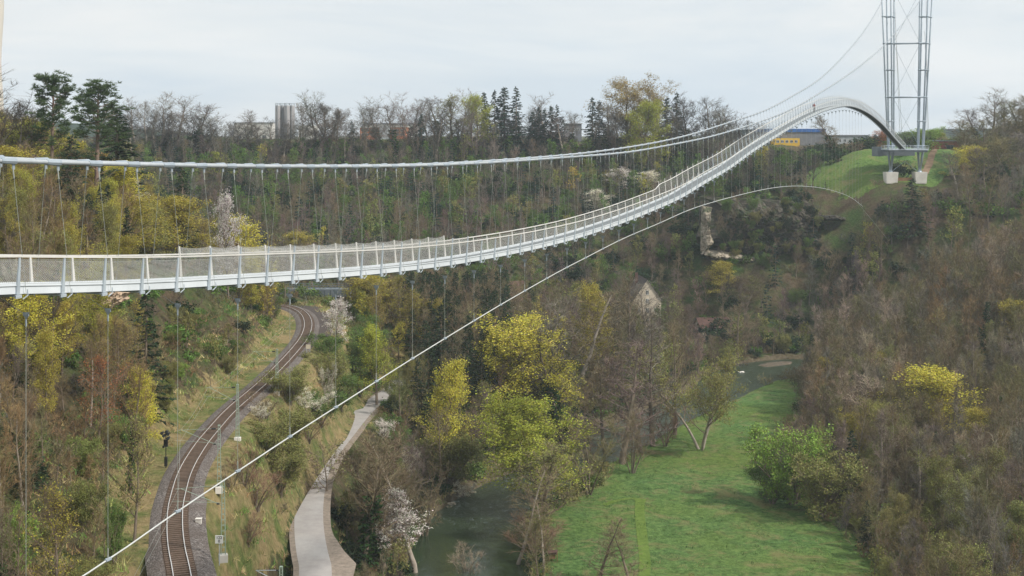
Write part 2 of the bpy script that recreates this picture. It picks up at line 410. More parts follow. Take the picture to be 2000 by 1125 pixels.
st = N(nt, 'ShaderNodeMapRange'); st.inputs[3].default_value = .16; st.inputs[4].default_value = .9; nt.links.new(rap.outputs[0], st.inputs[0]); nt.links.new(st.outputs[0], bn.inputs['Strength'])
nt.links.new(bn.outputs[0], b.inputs['Normal'])
tag(link('river', strip(river, 14, WZ, 'river', m)), kind='structure')

# road: gravel verge, asphalt, worn wheel lines are in the material
m, nt, b = newmat('road_asphalt'); co = objco(nt)
f = noise(nt, .5, 9, .7, co); f2 = noise(nt, .12, 3, .5, co)
c = mixc(nt, ramp(nt, f2, ((.35, (0,0,0)), (.65, (1,1,1)))), ramp(nt, f, ((.3, (.30,.27,.255)), (.7, (.41,.375,.35)))), ramp(nt, f, ((.3, (.31,.29,.28)), (.7, (.42,.40,.385)))))
nt.links.new(c, b.inputs['Base Color']); b.inputs['Roughness'].default_value = .9; bump(nt, b, noise(nt, 4, 6, .7, co), .3, .03)
M['roadasp'] = m
zz = RZ
tag(link('road_verge', strip(road, [-2.7,-2.0,2.0,2.9], [zz-.10, zz-.02, zz-.02, zz-.12], 'road_verge', M['gravel'])), kind='structure')
tag(link('road', strip(road, [-2.0, 0, 1.9], [zz, zz+.05, zz], 'road', m)), kind='structure')
# widened gravel lay-by at the lower end
mb = MB(); L = [onz(x, y, RZ) for x, y in ((640,1010),(652,1045),(672,1075),(696,1100),(690,1125),(688,1190),(640,1190),(632,1100),(632,1040))]
n = len(mb.v); mb.v += [(x, y, RZ-.06+(.0)) for x, y in L]; mb.f.append(tuple(range(len(L)))[::-1]); mb.m.append(0)
tag(build('road_layby', mb, M['gravel']), kind='structure')

# mown path on the meadow
m, nt, b = newmat('mown_grass'); co = objco(nt)
nt.links.new(ramp(nt, noise(nt, 1.2, 7, .7, co), ((.3, (.08,.13,.025)), (.7, (.155,.22,.05)))), b.inputs['Base Color']); b.inputs['Roughness'].default_value = 1
b.inputs['Specular IOR Level'].default_value = .05
bump(nt, b, noise(nt, 2, 6, .7, co), .7, .2)
for pts, hw in (([(1238,1180),(1262,1120),(1256,1060),(1248,1000),(1251,976)], .85), ([(1262,979),(1225,974),(1192,981),(1180,986)], .6)):
    L = smooth_line([onz(x, y, -64.6) for x, y in pts], 1)
    me = strip(L, [-hw, 0, hw], 0, 'mown_path', m)
    V = np.empty(len(me.vertices)*3, np.float32); me.vertices.foreach_get('co', V); V = V.reshape(-1, 3)
    V[:,2] = np.array([tz(a_, b_) for a_, b_ in V[:,:2]])+.06+(.004 if hw < .9 else 0); me.vertices.foreach_set('co', V.ravel())
    tag(link('mown_path', me), kind='structure')

# ------------------------------------------------------------------ railway
m, nt, b = newmat('track_ballast'); co = objco(nt)
v = N(nt, 'ShaderNodeTexVoronoi'); v.inputs['Scale'].default_value = 7; nt.links.new(co, v.inputs['Vector'])
c = ramp(nt, v.outputs['Color'], ((.1, (.05,.042,.04)), (.5, (.14,.12,.11)), (.9, (.33,.30,.28))))
c = mixc(nt, ramp(nt, noise(nt, .3, 5, .6, co), ((.35, (.2,.2,.2)), (.65, (.7,.7,.7)))), c, (.10,.075,.06))
nt.links.new(c, b.inputs['Base Color']); b.inputs['Roughness'].default_value = 1; bump(nt, b, v.outputs['Distance'], .8, .1); M['ballast'] = m
m2 = plain('rusty_track_bed', (.11,.075,.055), (.065,.045,.035), 1.5, 1, 0, .1, .8, 8)
tr = thing('railway_track', 'single electrified railway track curving through the valley on dark ballast', 'railway track', (track[10][0], track[10][1], TZ))
def sub_strip(name, offs, zs, mat):
    o = link(name, strip(track, offs, zs, name, mat)); o.parent = tr; o.matrix_parent_inverse = Matrix.Translation(tr.location).inverted(); return o
sub_strip('ballast_bed', [-2.9,-2.1,-1.35], [TZ-.6, TZ-.12, TZ-.10], M['ballast'])
sub_strip('ballast_bed', [1.35,2.1,3.1], [TZ-.10, TZ-.12, TZ-.65], M['ballast'])
sub_strip('track_bed', [-1.35,0,1.35], [TZ-.10, TZ-.07, TZ-.10], m2)
M['railtop'] = plain('polished_rail_head', (.74,.72,.70), (.6,.58,.56), 1, .35, .3, .5)
M['railside'] = plain('rusty_rail_side', (.16,.085,.05), (.09,.05,.03), 2, .8)
d = np.gradient(track, axis=0); d /= np.hypot(d[:,0], d[:,1])[:,None]; tn = np.stack([d[:,1], -d[:,0]], 1)
for s in (-.755, .755):
    rl = sub_strip('rail', [s-.075, s-.036, s+.036, s+.075], [TZ-.07, TZ+.098, TZ+.098, TZ-.07], M['railside'])
    o = link('rail_head', strip(track, [s-.042, s+.042], TZ+.102, 'rail_head', M['railtop'])); o.parent = rl
mb = MB(); tt = smooth_line(track, .62, 0); dd = np.gradient(tt, axis=0); dd /= np.hypot(dd[:,0], dd[:,1])[:,None]
for p, q in zip(tt, dd):
    mb.box((p[0], p[1], TZ-.075), (q[1], -q[0], 0), (q[0], q[1], 0), (0,0,1), 1.25, .13, .075)
tag(build('sleepers', mb, plain('brown_sleeper', (.17,.12,.09), (.10,.07,.05), 2, .95), tr), kind='stuff')
# disused second bed to the right of the curve
L2 = [onz(x, y, TZ) for x, y in ((630,655),(634,640),(632,620),(618,604),(598,594))]
tag(link('old_track_bed', strip(smooth_line(L2, 2), [-1.6, 1.6], TZ-.22, 'old_track_bed', plain('cinder_bed', (.11,.09,.08), (.06,.05,.045), 1.2, 1, 0, .1, .8, 8))), kind='structure')
# ------------------------------------------------------------------ the suspension footbridge
TAN = (2032.31-1000)/F; COS = 1/math.sqrt(1+TAN*TAN); SIN = TAN*COS
KK = 44426.7; N0 = 26.9; STEP = 2.7
DY = STEP*COS; DD = KK*DY/F
U = Vector((SIN, COS, 0)); VV = Vector((COS, -SIN, 0)); UP = Vector((0,0,1))
def plan(n, lat=0.0):
    Y = DY*(n+N0); return Vector((TAN*Y-DD, Y, 0))+VV*lat
def spline(x, y):                              # natural cubic spline
    x = np.array(x, float); y = np.array(y, float); n = len(x); h = np.diff(x)
    A = np.zeros((n, n)); r = np.zeros(n); A[0,0] = A[-1,-1] = 1
    for i in range(1, n-1):
        A[i,i-1] = h[i-1]; A[i,i] = 2*(h[i-1]+h[i]); A[i,i+1] = h[i]
        r[i] = 3*((y[i+1]-y[i])/h[i]-(y[i]-y[i-1])/h[i-1])
    c = np.linalg.solve(A, r); b = (y[1:]-y[:-1])/h-h*(2*c[:-1]+c[1:])/3; d = (c[1:]-c[:-1])/(3*h)
    def f(t):
        i = int(min(max(np.searchsorted(x, t)-1, 0), n-2)); u = t-x[i]
        return float(y[i]+b[i]*u+c[i]*u*u+d[i]*u**3)
    return f
def height_of(pts, lat, lo, hi):               # picture curve -> height along the bridge
    f = spline(*zip(*pts)); T = []
    for n in np.arange(lo, hi+.1, 1.0):
        p = plan(n, lat(n) if callable(lat) else lat); px = CX+F*p.x/p.y
        T.append((n, (HY-f(px))/F*p.y))
    T = np.array(T)
    for _ in range(2): T[1:-1,1] = .25*T[:-2,1]+.5*T[1:-1,1]+.25*T[2:,1]
    s0 = (T[4,1]-T[0,1])/4
    def g(n):
        if n < lo: return T[0,1]+s0*(n-lo)*math.exp((n-lo)/14)
        return float(np.interp(n, T[:,0], T[:,1]))
    return g
deck_px = [(-60,577.5),(0,575),(119,572.5),(249,568),(317,565),(381,560.5),(440,557),(500,552),(545,550),(592,546.5),(637,543.3),(680,540),(720,536.8),(757,533.2),(792,529.3),(827,525),(860,521),(890,516.5),(920,511.5),(947,506.5),(972,502),(997,497),(1042,487.5),(1085,477),(1125,466.5),(1160,455.5),(1192,444.5),(1222,433.5),(1250,422.5),(1277,411),(1302,400),(1330,387.5),(1357,370.5),(1387,352),(1425,330),(1462,302.5),(1500,277.5),(1525,262),(1550,247),(1575,232.5),(1600,220.5),(1625,212),(1642,208.5),(1660,207.5),(1675,211),(1695,220.5),(1717,237),(1732,252),(1750,273),(1764,288)]
zdeck = height_of(deck_px, .78, -5, 138)
wlat = lambda n: .35+6.3*(min((n+5)/142, 1.3)**2)
A_px = [(-60,305),(0,310),(120,316),(275,320),(500,324),(700,324),(850,320.5),(1000,311.5),(1125,301),(1250,284),(1312,272),(1375,255),(1437,235),(1500,213),(1550,186),(1600,154.5),(1650,106),(1675,77),(1700,42),(1720,7),(1740,-35)]
B_px = [(-60,306),(0,313),(120,318),(275,321.5),(500,325),(700,325.3),(850,322.5),(1000,315),(1125,306),(1250,294),(1312,282.5),(1375,270),(1437,253),(1500,232),(1550,211),(1600,182),(1650,150),(1700,112),(1725,90),(1750,62),(1775,30),(1795,3),(1815,-35)]
zA = height_of(A_px, lambda n: -wlat(n), -5, 141); zB = height_of(B_px, lambda n: wlat(n), -5, 141)
W_px = [(60,1197),(170,1125),(228,1083),(358,990),(473,915),(573,848),(660,793),(738,743),(809,698),(871,660),(928,625),(978,595),(1025,568),(1069,543),(1107,522),(1144,503.5),(1177,486),(1237,457),(1290,435),(1337,413.5),(1375,400),(1440,382),(1500,368.5),(1525,365),(1550,363.3),(1575,364),(1607,367.8),(1637,375.5),(1670,391),(1690,408)]
zW = height_of(W_px, 0, -2, 101)

br = thing('suspension_footbridge', 'long white steel suspension footbridge crossing the whole valley', 'bridge', tuple(plan(0)+UP*zdeck(0)))
NLO, NHI = -18, 138
FH = .39                                       # edge beam height
def nr(a, b, st=1.0): return list(np.arange(a, b+1e-6, st))
def ppos(n, lat, dz): return plan(n, lat)+UP*(zdeck(n)+dz)
def sweep(mb, n0, n1, lat, z0, z1, half, step=1.0, zf=None):
    """a bar of rectangular section that follows the deck"""
    ns = nr(n0, n1, step); base = len(mb.v)
    for n in ns:
        l = lat(n) if callable(lat) else lat
        a = zf(n) if zf else 0
        for dl, dz in ((-half, z0), (half, z0), (half, z1), (-half, z1)):
            mb.v.append(tuple(ppos(n, l+dl, dz+a)))
    for i in range(len(ns)-1):
        for k in range(4):
            k2 = (k+1) % 4
            mb.f.append((base+4*i+k, base+4*i+k2, base+4*i+4+k2, base+4*i+4+k)); mb.m.append(0)
    mb.f.append((base, base+3, base+2, base+1)); mb.m.append(0)
    e = base+4*(len(ns)-1); mb.f.append((e, e+1, e+2, e+3)); mb.m.append(0)
for lat in (-.78, .78):
    mb = MB(); sweep(mb, NLO, NHI, lat, 0, FH, .045, .5)
    sweep(mb, NLO, NHI, lat+(.06 if lat > 0 else -.06), FH-.05, FH+.015, .035, .5)
    build('edge_beam', mb, M['fascia'], br)
mb = MB(); sweep(mb, NLO, NHI, 0, .20, .25, .73); build('deck_grating', mb, M['darksteel'], br)
mb = MB()
for lat in (-.5, .5): sweep(mb, NLO, NHI, lat, -.04, .10, .05)
build('deck_girder', mb, M['darksteel'], br)
RH = 1.60
def farlift(n): return .45*float(sst((n-33.3)/.9)) if n > 33 else 0.
for s in (-1, 1):
    lf = farlift if s < 0 else None
    mb = MB(); sweep(mb, NLO, NHI, s*.98, RH-.035, RH+.035, .045, .5, lf); build('handrail', mb, M['railpale'], br)
    mb = MB(); sweep(mb, NLO, NHI, s*.955, RH-.19, RH-.175, .008, .5, lf); sweep(mb, NLO, NHI, s*.82, FH+.04, FH+.052, .006, .5); build('net_wire', mb, M['rope'], br)

def tall(n): return (0 <= n <= 12) or (n >= 34)
def post_mb(mb, n, s):
    hh = RH-.05+(farlift(n) if s < 0 else 0)
    topz = hh+(.46 if tall(n) else 0)
    lat0, lat1 = s*.86, s*(.86+.12*topz/RH)
    a = ppos(n, lat0, -.02); c = ppos(n, lat1, topz)
    ax = U
    ay = VV*s
    w0, w1, t0, t1 = .095, .042, .045, .03        # plate tapering upwards
    vs = []
    for p, w, t in ((a, w0, t0), (c, w1, t1)):
        vs += [p-ax*w-ay*t, p+ax*w-ay*t, p+ax*w+ay*t, p-ax*w+ay*t]
    i = len(mb.v); mb.v += [tuple(v) for v in vs]
    for f in ((0,3,2,1),(4,5,6,7),(0,1,5,4),(1,2,6,5),(2,3,7,6),(3,0,4,7)):
        mb.f.append(tuple(i+k for k in f)); mb.m.append(0)
far_posts = MB(); cnt = 0
for n in range(-8, 139):
    for s in (1, -1):
        if n <= 41:
            mb = MB(); post_mb(mb, n, s); build('railing_post', mb, M['steel' if s > 0 else 'railpale'], br)  # far-side posts coloured paler to imitate skylight on their upturned faces
        else: post_mb(far_posts, n, s)
for n in range(-18, -8):
    for s in (1, -1): post_mb(far_posts, n, s)
tag(build('railing_posts', far_posts, M['steel'], br), kind='stuff')
# cross beams with the hanger brackets
cb_far = MB()
def cross(mb, n):
    mb.box(ppos(n, 0, -.08), VV, U, UP, .95, .11, .045)
    for s in (1, -1):
        mb.box(ppos(n, s*.90, -.11), VV, U, UP, .04, .17, .07)
        mb.tube([ppos(n+.08, s*.95, -.22), ppos(n+.16, s*1.02, -.05), ppos(n+.16, s*1.0, .2)], .025, 5)
for n in range(-18, 139):
    if -7 <= n <= 60:
        mb = MB(); cross(mb, n); build('cross_beam', mb, M['steel'], br)
    else: cross(cb_far, n)
tag(build('cross_beams', cb_far, M['darksteel'], br), kind='stuff')
# wire netting: real diagonal wires
def netting(mb, n0, n1, s, lo, hi, pitch, w=.006, sag=0):
    """diagonal flat wires filling the side between height lo and hi"""
    H = hi-lo; dn = H/STEP
    for dirn in (1, -1):
        for n in np.arange(n0-dn, n1, pitch/STEP):
            a0, b0 = 0., 1.
            na, nb = (n, n+dn) if dirn > 0 else (n+dn, n)
            def at(t):
                m_ = na+(nb-na)*t; z = lo+H*t
                if sag: z -= sag*4*(m_-math.floor(m_))*(1-(m_-math.floor(m_)))*t
                z += (farlift(m_)*t if s < 0 else 0)
                return m_, z
            # clip to [n0,n1]
            ts = sorted([max(0, min(1, (n0-na)/(nb-na))), max(0, min(1, (n1-na)/(nb-na)))])
            if ts[1]-ts[0] < .02: continue
            p = []
            k = 2 if not sag else 3
            for t in np.linspace(ts[0], ts[1], k):
                m_, z = at(t); p.append(ppos(m_, s*(.86+.12*z/RH), z))
            for a, b in zip(p[:-1], p[1:]):
                d = (b-a).normalized(); q = d.cross(VV).normalized()*w
                mb.quad(a-q, b-q, b+q, a+q)
for s in (1, -1):
    mb = MB()
    netting(mb, -8, 34, s, FH+.05, RH-.18, .11, .0045)
    netting(mb, 34, 138, s, FH+.05, RH-.18, .22, .008)
    build('side_netting', mb, M['net'], br)
    mb = MB()
    netting(mb, 0, 12, s, RH-.17, RH+.40, .07, .006, .10)
    netting(mb, 34, 138, s, RH-.17, RH+.36, .4, .005)
    build('upper_netting', mb, M['net'], br)

# main cables: bundle of ropes held by clamps
for s, zf, nm in ((-1, zA, 'A'), (1, zB, 'B')):
    P = lambda n: plan(n, s*wlat(n))+UP*zf(n)
    mc = MB(); pts = [P(n) for n in nr(-18, 141, 1)]
    mc.tube(pts, .10, 8); co_ = build('main_cable', mc, M['cable'], br, True)
    far = MB()
    for n in range(-17, 141):
        p = P(n); d = (P(n+.3)-P(n-.3)).normalized(); near = -8 <= n <= 41
        mb = MB() if near else far
        r = .155 if n < 60 else .14
        mb.tube([p-d*.42, p+d*.34, p+d*.40], [.12, r, r], 8)
        mb.box(p+d*.30-UP*.24, d, VV, UP, .07, .02, .12)
        if near: build('cable_clamp', mb, M['clamp'], br, False)
    tag(build('cable_clamps', far, M['clamp'], br), kind='stuff')
    fh = MB()
    for n in range(-17, 138):
        a = P(n+.1)-UP*.3; c = ppos(n+.14, s*.99, -.05); near = -8 <= n <= 41
        if a.z < c.z+.5: continue
        mb = MB() if near else fh
        mb.tube([a, a+(c-a)*.5, c], .0095 if near else .009, 4)
        if near:
            dd = (c-a).normalized(); mb.tube([a, a+dd*.45], .03, 5)
            build('hanger', mb, M['rope'], br)
    tag(build('hangers', fh, M['rope'], br), kind='stuff')
# stabilising cable under the deck with its Y-shaped hangers
mb = MB(); pts = [plan(n)+UP*zW(n) for n in nr(-9, 101, 1)]
mb.tube(pts, .043, 6); build('stabilising_cable', mb, M['ropew'], br, True)
e = plan(101)+UP*zW(101)
mb = MB(); p0 = plan(96)+UP*zW(96)
mb.tube([p0, plan(103, 1.5)+UP*(zW(101)-3.5), plan(107, 4)+UP*(zW(101)-9)], .025, 5)
mb.tube([e, plan(106, -1.0)+UP*(zW(101)-4.6), plan(110,-2)+UP*(zW(101)-9.5)], .025, 5)
build('anchor_rope', mb, M['rope'], br)
for i, n in enumerate(np.arange(-6.45, 101, 1.97)):
    n = float(n); dz = .98
    y = plan(n)+UP*(zdeck(n)-dz); bt = plan(n)+UP*zW(n)
    if y.z-.15 < bt.z: y = bt+UP*.18
    nl = math.floor(n)
    mb = MB(); mb.tube([y-UP*.1, bt], .012, 5); mb.tube([bt+UP*.55, bt+UP*.05], .035, 5)
    h = build('stabilising_hanger', mb, M['rope'], br)
    mb = MB(); mb.box(y, VV, U, UP, .16, .02, .05)
    mb.tri(y+VV*.2+UP*.12, y-VV*.2+UP*.12, y-UP*.28); mb.tri(y+U*.02+VV*.2+UP*.12, y+U*.02-UP*.28, y+U*.02-VV*.2+UP*.12)
    mb.tube([y-UP*.2, y-UP*.5], .045, 6)
    for s in (1, -1):
        mb.tube([y+VV*s*.16+UP*.06, ppos(n-.25, s*.9, -.2)], .011, 4)
    o = build('connector', mb, M['clamp'], h)
    mb = MB(); mb.tube([bt-U*.18, bt+U*.18], .095, 6); build('clamp', mb, M['clamp'], h)

# pylon --------------------------------------------------------------------
YP = 420.; SC = YP/F
def pz(py): return (HY-py)*SC
py_ = thing('bridge_pylon', 'tall grey steel tube pylon of two leg clusters on pale concrete blocks', 'pylon', (tuple(plan(141))[0], YP, pz(345)))
TZOP = pz(-55)
def lx(px): return (px-CX)*SC
nodes_y = [285, 237, 190, 137, 85, 33, -20, -55]
clusters = [ # (px at y=300, px at y=0, dy300, dy0) for each tube ; foot px
    (1739.5, [(1733.5,1720,-.6,-1.6),(1738,1735,1.1,1.8),(1740.5,1737,-1.2,-1.9),(1746.5,1749,.6,1.4)]),
    (1796.0, [(1791,1794,-.6,-1.4),(1796,1804,1.1,1.6),(1799,1809,-1.2,-1.9),(1804.5,1823.5,.6,1.6)])]
def tube_at(t, py):
    k = (300-py)/300.; px = t[0]+(t[1]-t[0])*k; return Vector((lx(px), YP+t[2]+(t[3]-t[2])*k, pz(py)))
for foot, tubes in clusters:
    for t in tubes:
        mb = MB(); mb.tube([Vector((lx(foot+(t[0]-foot)*.25), YP+t[2]*.3, pz(334))), tube_at(t, 296), tube_at(t, 140), tube_at(t, -55)], [.20, .27, .27, .24], 10)
        lg = build('leg_tube', mb, M['pylonsteel'], py_, True)
        mb = MB()
        for y in nodes_y: p = tube_at(t, y); mb.tube([p-UP*.22, p-UP*.05, p+UP*.05, p+UP*.22], [.30, .40, .40, .30], 10)
        build('flange', mb, M['pylonsteel'], lg)
    for y in nodes_y:
        mb = MB(); q = [tube_at(t, y) for t in tubes]
        for a, b_ in ((0,1),(1,3),(3,2),(2,0)): mb.tube([q[a], q[b_]], .16, 7)
        build('ring_brace', mb, M['pylonsteel'], py_, True)
    mb = MB(); f0 = Vector((lx(foot), YP, pz(334)))
    mb.tube([f0+UP*1.4, f0, f0-UP*.4], [.28, .62, .95], 10); mb.tube([f0-UP*.4, f0-UP*.62], 1.15, 12)
    build('foot_casting', mb, M['pylonsteel'], py_)
    mb = MB(); c = Vector((lx(foot), YP, pz(345.8)))
    w1, w2, h1 = 2.0, 1.75, 1.65
    i = len(mb.v)
    for (w_, z_) in ((w2, -h1*1.25), (w1, h1)):
        for sx, sy in ((-1,-1),(1,-1),(1,1),(-1,1)): mb.v.append((c.x+sx*w_, c.y+sy*w_, c.z+z_))
    for f in ((0,3,2,1),(4,5,6,7),(0,1,5,4),(1,2,6,5),(2,3,7,6),(3,0,4,7)): mb.f.append(tuple(i+k for k in f)); mb.m.append(0)
    build('foundation_block', mb, M['concrete'], py_)
L_, R_ = clusters[0][1], clusters[1][1]
for y in (190, 85, -20):
    mb = MB(); mb.tube([tube_at(L_[1], y), tube_at(R_[2], y)], .26, 8); build('cross_beam', mb, M['pylonsteel'], py_, True)
mb = MB()
for y0, y1 in ((85, 190), (-20, 85), (190, 285)):
    mb.tube([tube_at(L_[3], y0+4), tube_at(R_[0], y1-4)], .05, 4); mb.tube([tube_at(R_[0], y0+4), tube_at(L_[3], y1-4)], .05, 4)
build('diagonal_rod', mb, M['pylonsteel'], py_)
mb = MB(); gz = pz(300)
a0 = Vector((lx(1744), YP+.5, pz(334))); a1 = Vector((lx(1792), YP+.5, pz(334))); mid = Vector((lx(1768), YP+.5, pz(315)))
mb.tube([a0, mid], .09, 5); mb.tube([a1, mid], .09, 5); build('lower_brace', mb, M['pylonsteel'], py_)
for k, (x0, y0, x1, y1) in enumerate(((1749,0,1758,268),(1751,60,1762,268),(1811,0,1811,290),(1808,60,1815,290))):
    mb = MB(); mb.tube([Vector((lx(x0), YP+1, pz(y0))), Vector(((x1-CX)/F*(YP+26), YP+26, (HY-y1)/F*(YP+26)))], .055, 5); build('back_stay', mb, M['rope'], py_)
# landing platform between the leg clusters
pf = thing('landing_platform', 'grey steel landing platform with railing at the pylon foot', 'platform', (lx(1768), YP+4, pz(293)))
x0, x1 = lx(1729.5), lx(1807); y0_, y1_ = YP-3.6, YP+5; zt = pz(291)
mb = MB(); mb.abox(x0, x1, y0_, y1_, zt-.35, zt); build('floor_slab', mb, M['steel'], pf)
mb = MB()
for yy in (y0_+.4, YP+3.2): mb.abox(x0+.3, x1-.3, yy-.15, yy+.15, zt-1.0, zt-.352)
for xx in np.linspace(x0+.5, x1-.5, 7): mb.abox(xx-.1, xx+.1, y0_+.56, y1_-.2, zt-.8, zt-.352)
build('girders', mb, M['darksteel'], pf)
mb = MB()
for yy in (y0_+.06, y1_-.06):
    for h in (1.15, .6, .15):
        gap = (lx(1763), lx(1779)) if yy < YP else None
        segs = [(x0, x1)] if gap is None else [(x0, gap[0]), (gap[1], x1)]
        for a, b_ in segs: mb.tube([(a, yy, zt+h), (b_, yy, zt+h)], .04, 5)
    for xx in np.linspace(x0, x1, 13): 
        if yy < YP and lx(1763) < xx < lx(1779): continue
        mb.tube([(xx, yy, zt), (xx, yy, zt+1.18)], .045, 5)
for xx in (x0+.05, x1-.05):
    for h in (1.15, .6, .15): mb.tube([(xx, y0_, zt+h), (xx, y1_, zt+h)], .04, 5)
build('railing', mb, M['steel'], pf)
mb = MB(); mb.abox(lx(1723), lx(1732), YP+5.2, YP+12, pz(306), pz(287.5)); mb.abox(lx(1732), lx(1800), YP+7, YP+12, pz(305), pz(293.5)); build('abutment_wall', mb, M['darksteel'], pf)
mb = MB(); mb.abox(lx(1751), lx(1782.5), YP-.6, YP-.2, pz(353.5), pz(347))
tag(build('timber_retaining_wall', mb, M['wood']), 'low brown timber wall between the pale concrete blocks of the pylon', 'retaining wall')
# ------------------------------------------------------------------ buildings and far things
def gabled(mb, c, w, d, h, rh, ang=0, mw=0, mr=1, over=.4):
    """walls + gable roof, ridge along local x"""
    ca, sa = math.cos(ang), math.sin(ang)
    def T(x, y, z): return (c[0]+x*ca-y*sa, c[1]+x*sa+y*ca, c[2]+z)
    X, Y = w/2, d/2
    mb.quad(T(-X,-Y,0), T(X,-Y,0), T(X,-Y,h), T(-X,-Y,h), mw); mb.quad(T(X,Y,0), T(-X,Y,0), T(-X,Y,h), T(X,Y,h), mw)
    for s in (1, -1):
        mb.quad(T(s*X,-Y*s,0), T(s*X,Y*s,0), T(s*X,Y*s,h), T(s*X,-Y*s,h), mw); mb.tri(T(s*X,-Y*s,h), T(s*X,Y*s,h), T(s*X,0,h+rh), mw)
    return T
def roof(mb, T, w, d, h, rh, over=.5, t=.18, m=0):
    X, Y = w/2+over, d/2+over; hz = h-rh*over/(d/2)
    for s in (1, -1):
        a = [(-X, s*Y, hz), (X, s*Y, hz), (X, 0, h+rh), (-X, 0, h+rh)]
        lo = [T(x, y, z+.02) for x, y, z in a]; hi = [T(x, y, z+t) for x, y, z in a]
        mb.quad(*hi, m); mb.quad(*lo[::-1], m)
        for i in range(4): mb.quad(lo[i], lo[(i+1) % 4], hi[(i+1) % 4], hi[i], m)
def window(parent, T, x, y, z, w, h, face, frame=M['white'], name='window'):
    mb = MB(); p = MB(); e = .04
    def q(u0, u1, z0, z1, off):
        if face == 'f': return [T(u0, y-off, z0), T(u1, y-off, z0), T(u1, y-off, z1), T(u0, y-off, z1)]
        off *= -1 if x < 0 else 1
        return [T(x+off, u0, z0), T(x+off, u1, z0), T(x+off, u1, z1), T(x+off, u0, z1)]
    c_ = x if face == 'f' else y
    for a, b_, c0, c1 in ((-w/2,w/2,0,.1),(-w/2,w/2,h-.1,h),(-w/2,-w/2+.1,.1,h-.1),(w/2-.1,w/2,.1,h-.1),(-.05,.05,.1,h-.1)):
        A = q(c_+a, c_+b_, z+c0, z+c1, .09); B = q(c_+a, c_+b_, z+c0, z+c1, .01)
        mb.quad(*A)
        for i in range(4): mb.quad(B[i], B[(i+1) % 4], A[(i+1) % 4], A[i])
    p.quad(*q(c_-w/2+.08, c_+w/2-.08, z+.08, z+h-.08, .03))
    f = build(name, mb, frame, parent); build('pane', p, M['glass'], f)

def corr(name, c1, c2, sc=6):                     # ribbed sheet metal
    m, nt, b = newmat(name); co = objco(nt); s = N(nt, 'ShaderNodeSeparateXYZ'); nt.links.new(co, s.inputs[0])
    w = math_(nt, 'SINE', math_(nt, 'MULTIPLY', math_(nt, 'ADD', s.outputs[0], s.outputs[1]), sc))
    c = mixc(nt, ramp(nt, noise(nt, .4, 5, .6, co), ((.35, (0,0,0)), (.65, (1,1,1)))), c1, c2)
    c = mixc(nt, ramp(nt, math_(nt, 'ADD', math_(nt, 'MULTIPLY', w, .5), .5), ((.0, (.35,.35,.35)), (.25, (0,0,0)))), c, tuple(x*.55 for x in c1))
    nt.links.new(c, b.inputs['Base Color']); b.inputs['Roughness'].default_value = .7; bump(nt, b, w, .4, .1); return m
M['rust'] = corr('rust_red_cladding', (.30,.085,.055), (.22,.06,.04), 5)
M['blue'] = corr('blue_cladding', (.035,.14,.42), (.03,.11,.34), 2)
M['yellow'] = plain('yellow_cladding', (.75,.48,.06), (.62,.38,.04), .5)
M['greyclad'] = corr('grey_cladding', (.46,.48,.50), (.38,.40,.42), 2)
M['whiteclad'] = corr('white_cladding', (.70,.68,.63), (.60,.58,.54), 1.2)
M['orange'] = plain('orange_render', (.62,.24,.12), (.50,.18,.09), .4)
M['roofgrey'] = plain('grey_roof', (.22,.23,.25), (.15,.155,.17), .6, .85)
M['redtile'] = plain('red_brown_tiles', (.17,.095,.078), (.09,.055,.045), 1.2, .9, 0, .2, .5)
M['cream'] = plain('cream_render', (.74,.64,.50), (.55,.47,.36), .35, .95)
M['roofdark'] = plain('dark_slate_roof', (.13,.11,.10), (.07,.06,.055), 1.2, .9)
M['silo'] = plain('silo_concrete', (.30,.29,.29), (.22,.215,.215), .25, .9)

# rust-red visitor building at the pylon
Yb = 462.
c = pix(1846, 297, Yb); vb = thing('visitor_building', 'long flat rust-red clad building on the plateau right of the pylon', 'building', (c.x, Yb, c.z-1))
mb = MB(); xl, xr = pix(1807, 0, Yb).x, pix(1886, 0, Yb).x; zb, zt_ = pix(0, 300, Yb).z, pix(0, 276, Yb).z
mb.abox(xl, xr, Yb, Yb+9, zb-2, zt_); build('wall', mb, M['rust'], vb)
mb = MB(); mb.abox(xl-.3, xr+.3, Yb-.3, Yb+9.3, zt_+.003, zt_+.28); build('roof', mb, M['darksteel'], vb)
T = lambda x, y, z: (x, y, z)
window(vb, T, pix(1856, 0, Yb).x, Yb, pix(0, 291.5, Yb).z, 2.7, 1.5, 'f', M['darksteel'])
for px in (1810, 1846):
    mb = MB(); p = pix(px, 285, Yb); mb.box(p, (1,0,0), (0,1,0), (0,0,1), .15, .2, .15); build('wall_lamp', mb, M['white'], vb)
# gravel path beside the pylon mound
m = plain('tan_path_gravel', (.30,.21,.14), (.18,.125,.08), .8, 1, 0, .05, .8, 8)
L = []
for px, py, Y in ((1826,300,455),(1824,305,449),(1820,312,441),(1814,319,433),(1806,324,427)): L.append(((px-CX)/F*Y, Y))
L = smooth_line(L, 1.2); me = strip(L, [-1.1, 0, 1.1], 0, 'gravel_path', m)
Vv = np.empty(len(me.vertices)*3, np.float32); me.vertices.foreach_get('co', Vv); Vv = Vv.reshape(-1, 3); Vv[:,2] = terrain(Vv[:,0], Vv[:,1])+.12; me.vertices.foreach_set('co', Vv.ravel())
tag(link('gravel_path', me), kind='structure')

